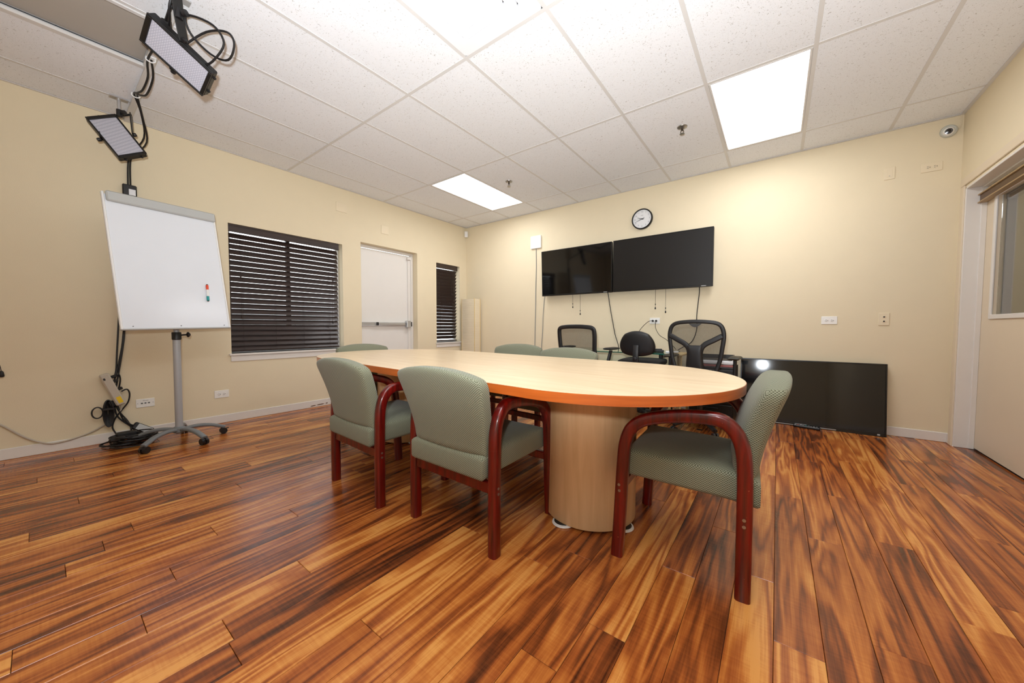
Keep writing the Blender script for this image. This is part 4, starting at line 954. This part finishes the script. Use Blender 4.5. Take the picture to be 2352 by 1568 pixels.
# ------------------------------------------------------------------ hanging video lights
def video_light(center, u, v, label, pole_top, pole_low, knob_side):
    u = Vector(u).normalized(); v = Vector(v); v = (v - u*v.dot(u)).normalized(); n = u.cross(v)
    c = Vector(center)
    if n.dot(CAM-c) < 0: n = -n
    R = frame3(u, v, n); hw_, hh = .165, .088
    e = empty('video_light', pole_top); tag(e, label, 'video light', 'black LED video lights hung from the ceiling')
    T = Matrix.Translation(c-Vector(pole_top)) @ R.to_4x4()
    def P(nm, mat, fn, par=e, **k):
        mb = MB(); mb.M = T; fn(mb); return mb.build(nm, mat, par, **k)
    h = P('housing', M['dblack'], lambda m: m.box((0, 0, -.028), (2*hw_, 2*hh, .044), .006), smooth=False)
    def fr(m):
        for (a, b) in (((0, hh-.005, -.002), (2*hw_, .010, .012)), ((0, -hh+.005, -.002), (2*hw_, .010, .012)), ((-hw_+.012, 0, -.002), (.024, 2*hh-.02, .012)), ((hw_-.009, 0, -.002), (.018, 2*hh-.02, .012))): m.box(a, b, .002)
    P('bezel', M['dblack'], fr, h, smooth=False)
    f_ = P('led_panel', M['led'], lambda m: m.box((.003, 0, -.004), (2*hw_-.044, 2*hh-.022, .003)), h, smooth=False)
    for s in (-.05, .05): P('control_knob', M['black'], lambda m: m.lathe([(.007, 0), (.008, .008), (.005, .011)], 12, (hw_, s, -.03), (1, 0, 0)), h)
    P('battery_plate', M['black'], lambda m: m.box((-.02, 0, -.06), (.12, .10, .022), .004), h, smooth=False)
    # yoke: pivots at the middle of the long sides, crossbar behind
    low = T.inverted() @ (Vector(pole_low)-Vector(pole_top)); kk = max(.19, math.hypot(low.x, low.z))/math.hypot(low.x, low.z); low = Vector((low.x*kk, low.y, low.z*kk)); bz = min(low.z, -.06)
    def yk(m):
        for s in (-1, 1): m.sweep([Vector((0, s*(hh+.008), -.018)), Vector((low.x*.5, s*(hh+.008)+low.y*.42, bz*.5)), Vector((low.x, s*(hh+.008)+low.y*.85, bz))], (0, 1, 0), rrect(.044, .007, .002, 2))
        m.cyl((low.x, -hh-.011+low.y*.85, bz), (low.x, hh+.011+low.y*.85, bz), .008, n=8)
    P('yoke', M['dblack'], yk, e, smooth=False)
    for s in (-1, 1): P('pivot_knob', M['black'], lambda m: m.lathe([(.012, 0), (.014, .006), (.012, .018), (.006, .02)], 12, (0, s*(hh+.011), -.018), (0, s, 0)), e)
    cp = T @ Vector((low.x, low.y*.85, bz)); pl = Vector(pole_low)-Vector(pole_top)
    MB().cyl((0, 0, -.002), pl, .011, n=14).build('drop_pole', M['alu'], e)
    MB().cyl(pl+Vector((0,0,.03)), pl-Vector((0,0,.02)), .017, n=14).cyl(pl, cp, .009, n=10).build('pole_clamp', M['black'], e)
    MB().lathe([(.008, 0), (.018, .01), (.016, .028), (.006, .03)], 12, pl+Vector((.012, .01, .01)), (.8, .6, 0)).build('clamp_knob', M['black'], e)
    MB().box((0, 0, -.004), (.05, .10, .008), .002).build('ceiling_clip', M['alu'], e)
    return e
video_light((1.764, -4.115, 2.483), (.076, .246, -.208), (-.16, -.009, -.075), 'nearer black LED panel light hanging by a pole from the ceiling', (1.88, -4.122, HC), (1.88, -4.122, 2.645), 1)
video_light((.4225, -4.2225, 2.43), (.12, .16, -.29), (-.015, -.165, -.09), 'farther black LED panel light hanging above the whiteboard', (.374, -4.20, HC), (.374, -4.20, 2.62), 1)
o = MB().box((.93, -4.122, HC-.012), (1.84, .036, .022), .003).build('cable_raceway', M['tee'], smooth=False); tag(o, 'white cable raceway on the ceiling between the video lights', 'raceway')
cable('light_cable', [(1.87, -4.145, 2.728), (1.84, -4.15, 2.69), (1.78, -4.14, 2.66), (1.70, -4.13, 2.655), (1.60, -4.13, 2.67), (1.45, -4.135, 2.69), (1.21, -4.15, 2.695), (1.05, -4.13, 2.66), (.92, -4.14, 2.62), (.80, -4.15, 2.64), (.62, -4.145, 2.70), (.52, -4.10, 2.62), (.30, -4.06, 2.52), (.06, -4.11, 2.44), (.018, -4.125, 2.36), (.016, -4.13, 2.19)], .006, 'black light cable strapped along the raceway and down the wall')
cable('light_cable', [(1.215, -4.135, 2.692), (1.08, -4.11, 2.65), (.92, -4.12, 2.60), (.80, -4.135, 2.63), (.625, -4.13, 2.695), (.50, -4.09, 2.60), (.30, -4.045, 2.49), (.06, -4.10, 2.42), (.018, -4.112, 2.36), (.016, -4.115, 2.19)], .006, 'second black light cable beside the first on the raceway')
cable('light_cable', [(1.79, -4.08, 2.56), (1.90, -4.01, 2.62), (2.02, -3.95, 2.60), (2.06, -3.93, 2.53), (1.99, -3.94, 2.47), (1.88, -3.99, 2.52), (1.85, -4.07, 2.60), (1.89, -4.09, 2.66), (1.97, -4.0, 2.63), (2.0, -3.96, 2.54), (1.90, -3.99, 2.47), (1.84, -4.02, 2.46)], .0055, 'looped black cable coiled behind the nearer video light')
for x in (1.21, .622):
    o = empty('cable_tie', (x, -4.13, HC-.024)); tag(o, 'white cable clip on the raceway ' + ('nearer the front light' if x > 1 else 'above the whiteboard light'), 'cable clip')
    MB().box((0, 0, -.003), (.03, .034, .006), .001).build('base', M['white'], o); MB().tube([(0, -.026, -.004), (0, -.028, -.024), (0, -.006, -.032), (0, .012, -.022), (0, .014, -.004)], .004, 6, smooth=4).build('hook', M['white'], o)
# adapter above the board and cables down the wall
o = empty('power_adapter', (.026, -4.123, 2.135)); tag(o, 'black power adapter hanging on the wall just above the whiteboard', 'adapter'); MB().box((0, 0, 0), (.03, .085, .10), .006).build('body', M['black'], o); B('label_sticker', M['pap'], o, (.0155, .014, -.012), (.001, .04, .05))
wc = [[(.014, -4.14, 2.09), (.014, -4.18, 1.7), (.014, -4.20, 1.3), (.014, -4.222, .95), (.016, -4.235, .75), (.02, -4.245, .60), (.045, -4.262, .545)],
      [(.014, -4.115, 2.09), (.014, -4.15, 1.7), (.014, -4.17, 1.3), (.016, -4.186, .94), (.02, -4.20, .80), (.022, -4.225, .62), (.024, -4.25, .45), (.024, -4.262, .36), (.026, -4.25, .22), (.035, -4.18, .12), (.06, -4.13, .065)],
      [(.016, -4.19, .95), (.018, -4.205, .80), (.022, -4.235, .62), (.026, -4.262, .47), (.028, -4.24, .28), (.03, -4.20, .15), (.05, -4.10, .075), (.075, -4.02, .05)]]
for i, p_ in enumerate(wc): cable('wall_cable', p_, .0058, ('black cable running down the wall into the power strip', 'black cable running down the wall behind the power strip to the adapter', 'inner black cable running past the power strip toward the easel base')[i])
ps = empty('power_strip', (.055, -4.272, .449)); ps.rotation_euler = (math.radians(19), 0, 0); tag(ps, 'beige power strip with yellow sticker hanging on the left wall', 'power strip')
MB().box((0, 0, 0), (.042, .058, .285), .009).build('housing', M['beige'], ps); B('sticker', M['yellow'], ps, (.0215, .006, -.095), (.001, .028, .055)); B('switch', M['black'], ps, (.0215, -.012, .10), (.002, .012, .018))
for z, s in ((.10, 1), (.06, 1), (-.01, 1)): MB().box((-.002, .042, z), (.03, .03, .022), .005).build('plug', M['rubber'], ps)
MB().box((-.004, -.045, -.11), (.03, .035, .05), .006).build('plug', M['rubber'], ps)
cable('mains_cable', [(.05, -4.226, .312), (.035, -4.232, .25), (.02, -4.27, .20), (.016, -4.33, .15), (.018, -4.416, .104), (.02, -4.527, .074), (.019, -4.611, .076), (.016, -4.708, .143), (.014, -4.815, .266), (.014, -4.93, .36), (.014, -5.1, .40)], .0065, 'beige power cord sagging along the left wall', 'beige')
cable('plug_cable', [(.05, -4.222, .425), (.05, -4.19, .44), (.048, -4.175, .40), (.045, -4.185, .33), (.04, -4.22, .27), (.036, -4.262, .20), (.04, -4.28, .13), (.05, -4.262, .07), (.09, -4.25, .014)], .0055, 'black cable looping from the side of the power strip to the floor')
cable('plug_cable', [(.045, -4.25, .555), (.045, -4.232, .57), (.04, -4.225, .52), (.036, -4.24, .43), (.034, -4.262, .36), (.034, -4.24, .26), (.036, -4.19, .16), (.05, -4.175, .09), (.10, -4.20, .016)], .0055, 'black cable dropping from the top plug of the power strip')
# bundled cable at the strip, heap on the floor
bn = empty('cable_bundle', (.05, -4.30, .28)); tag(bn, 'tied bundle of black cable hanging under the power strip', 'cable')
for k in range(6):
    r_ = .055+.006*k; MB().tube([(.006*k-.015+.004*math.sin(3*t), .030*math.cos(t)*(.2+.15*k), (r_+.025)*math.sin(t)-.005*k) for t in [2*PI*i/16 for i in range(16)]], .0055, 6, closed=True, smooth=2).build('cable_loop', M['rubber'], bn)
MB().tube([(.012, -.02+.03*math.cos(t)-.04, -.01+.045*math.sin(t)) for t in [2*PI*i/14 for i in range(14)]], .005, 6, closed=True, smooth=2).build('cable_loop', M['rubber'], bn)
MB().box((0, 0, .01), (.05, .07, .018), .004).build('tie', M['black'], bn)
hp = empty('cable_heap', (.20, -4.215, 0)); tag(hp, 'heap of coiled black cables on the floor left of the easel base', 'cable')
rnd = random.Random(3)
for k in range(13):
    cx_, cy_ = rnd.uniform(-.05, .10), rnd.uniform(-.03, .06); ax_, ay_ = rnd.uniform(.06, .12), rnd.uniform(.08, .155); ph = rnd.uniform(0, 6); z_ = .007+.0062*k
    if k > 7: ax_ *= .75; ay_ *= .7
    pts = []
    for i in range(18):
        t = 2*PI*i/18; wv = 1+.12*math.sin(3*t+ph)
        pts.append((cx_+ax_*math.cos(t)*wv, cy_+ay_*math.sin(t)*wv, z_+.004*math.sin(2*t+ph)+.004))
    MB().tube(pts, .0055, 6, closed=True, smooth=2).build('cable_loop', M['rubber'], hp)
MB().box((-.02, .0, .085), (.07, .12, .035), .008).build('adapter_block', M['black'], hp)
MB().box((.08, -.06, .075), (.05, .09, .03), .008).build('adapter_block', M['black'], hp)
o = empty('laptop_adapter'); ax_ = Vector((0, .80, -.60)); nz_ = Vector((.93, .20, .27)); nz_ = (nz_-ax_*nz_.dot(ax_)).normalized()
o.matrix_world = Matrix.Translation((.052, -4.106, .082)) @ frame3(ax_, nz_.cross(ax_), nz_).to_4x4(); tag(o, 'black power adapter with silver label leaning on the baseboard by the cable heap', 'adapter')
MB().box((0, 0, 0), (.14, .062, .03), .006).build('body', M['black'], o); B('label_sticker', M['lgrey'], o, (.008, 0, .0155), (.105, .05, .001)); MB().tube([(-.07, 0, 0), (-.09, .0, .0), (-.12, .008, .0), (-.15, .03, .0)], .005, 6, smooth=4).build('lead', M['rubber'], o)
# plug hanging at the left edge of the view
o = empty('hanging_plug', (.012, -4.797, .62)); tag(o, 'small black plug end hanging on the wall at the left edge', 'plug'); MB().tube([(0, -.006, .08), (0, -.002, .05), (0, 0, .03)], .002, 6, smooth=4).build('lead', M['rubber'], o); MB().lathe([(.004, .035), (.010, .025), (.013, .0), (.011, -.010), (.003, -.012)], 12).build('plug_body', M['rubber'], o)
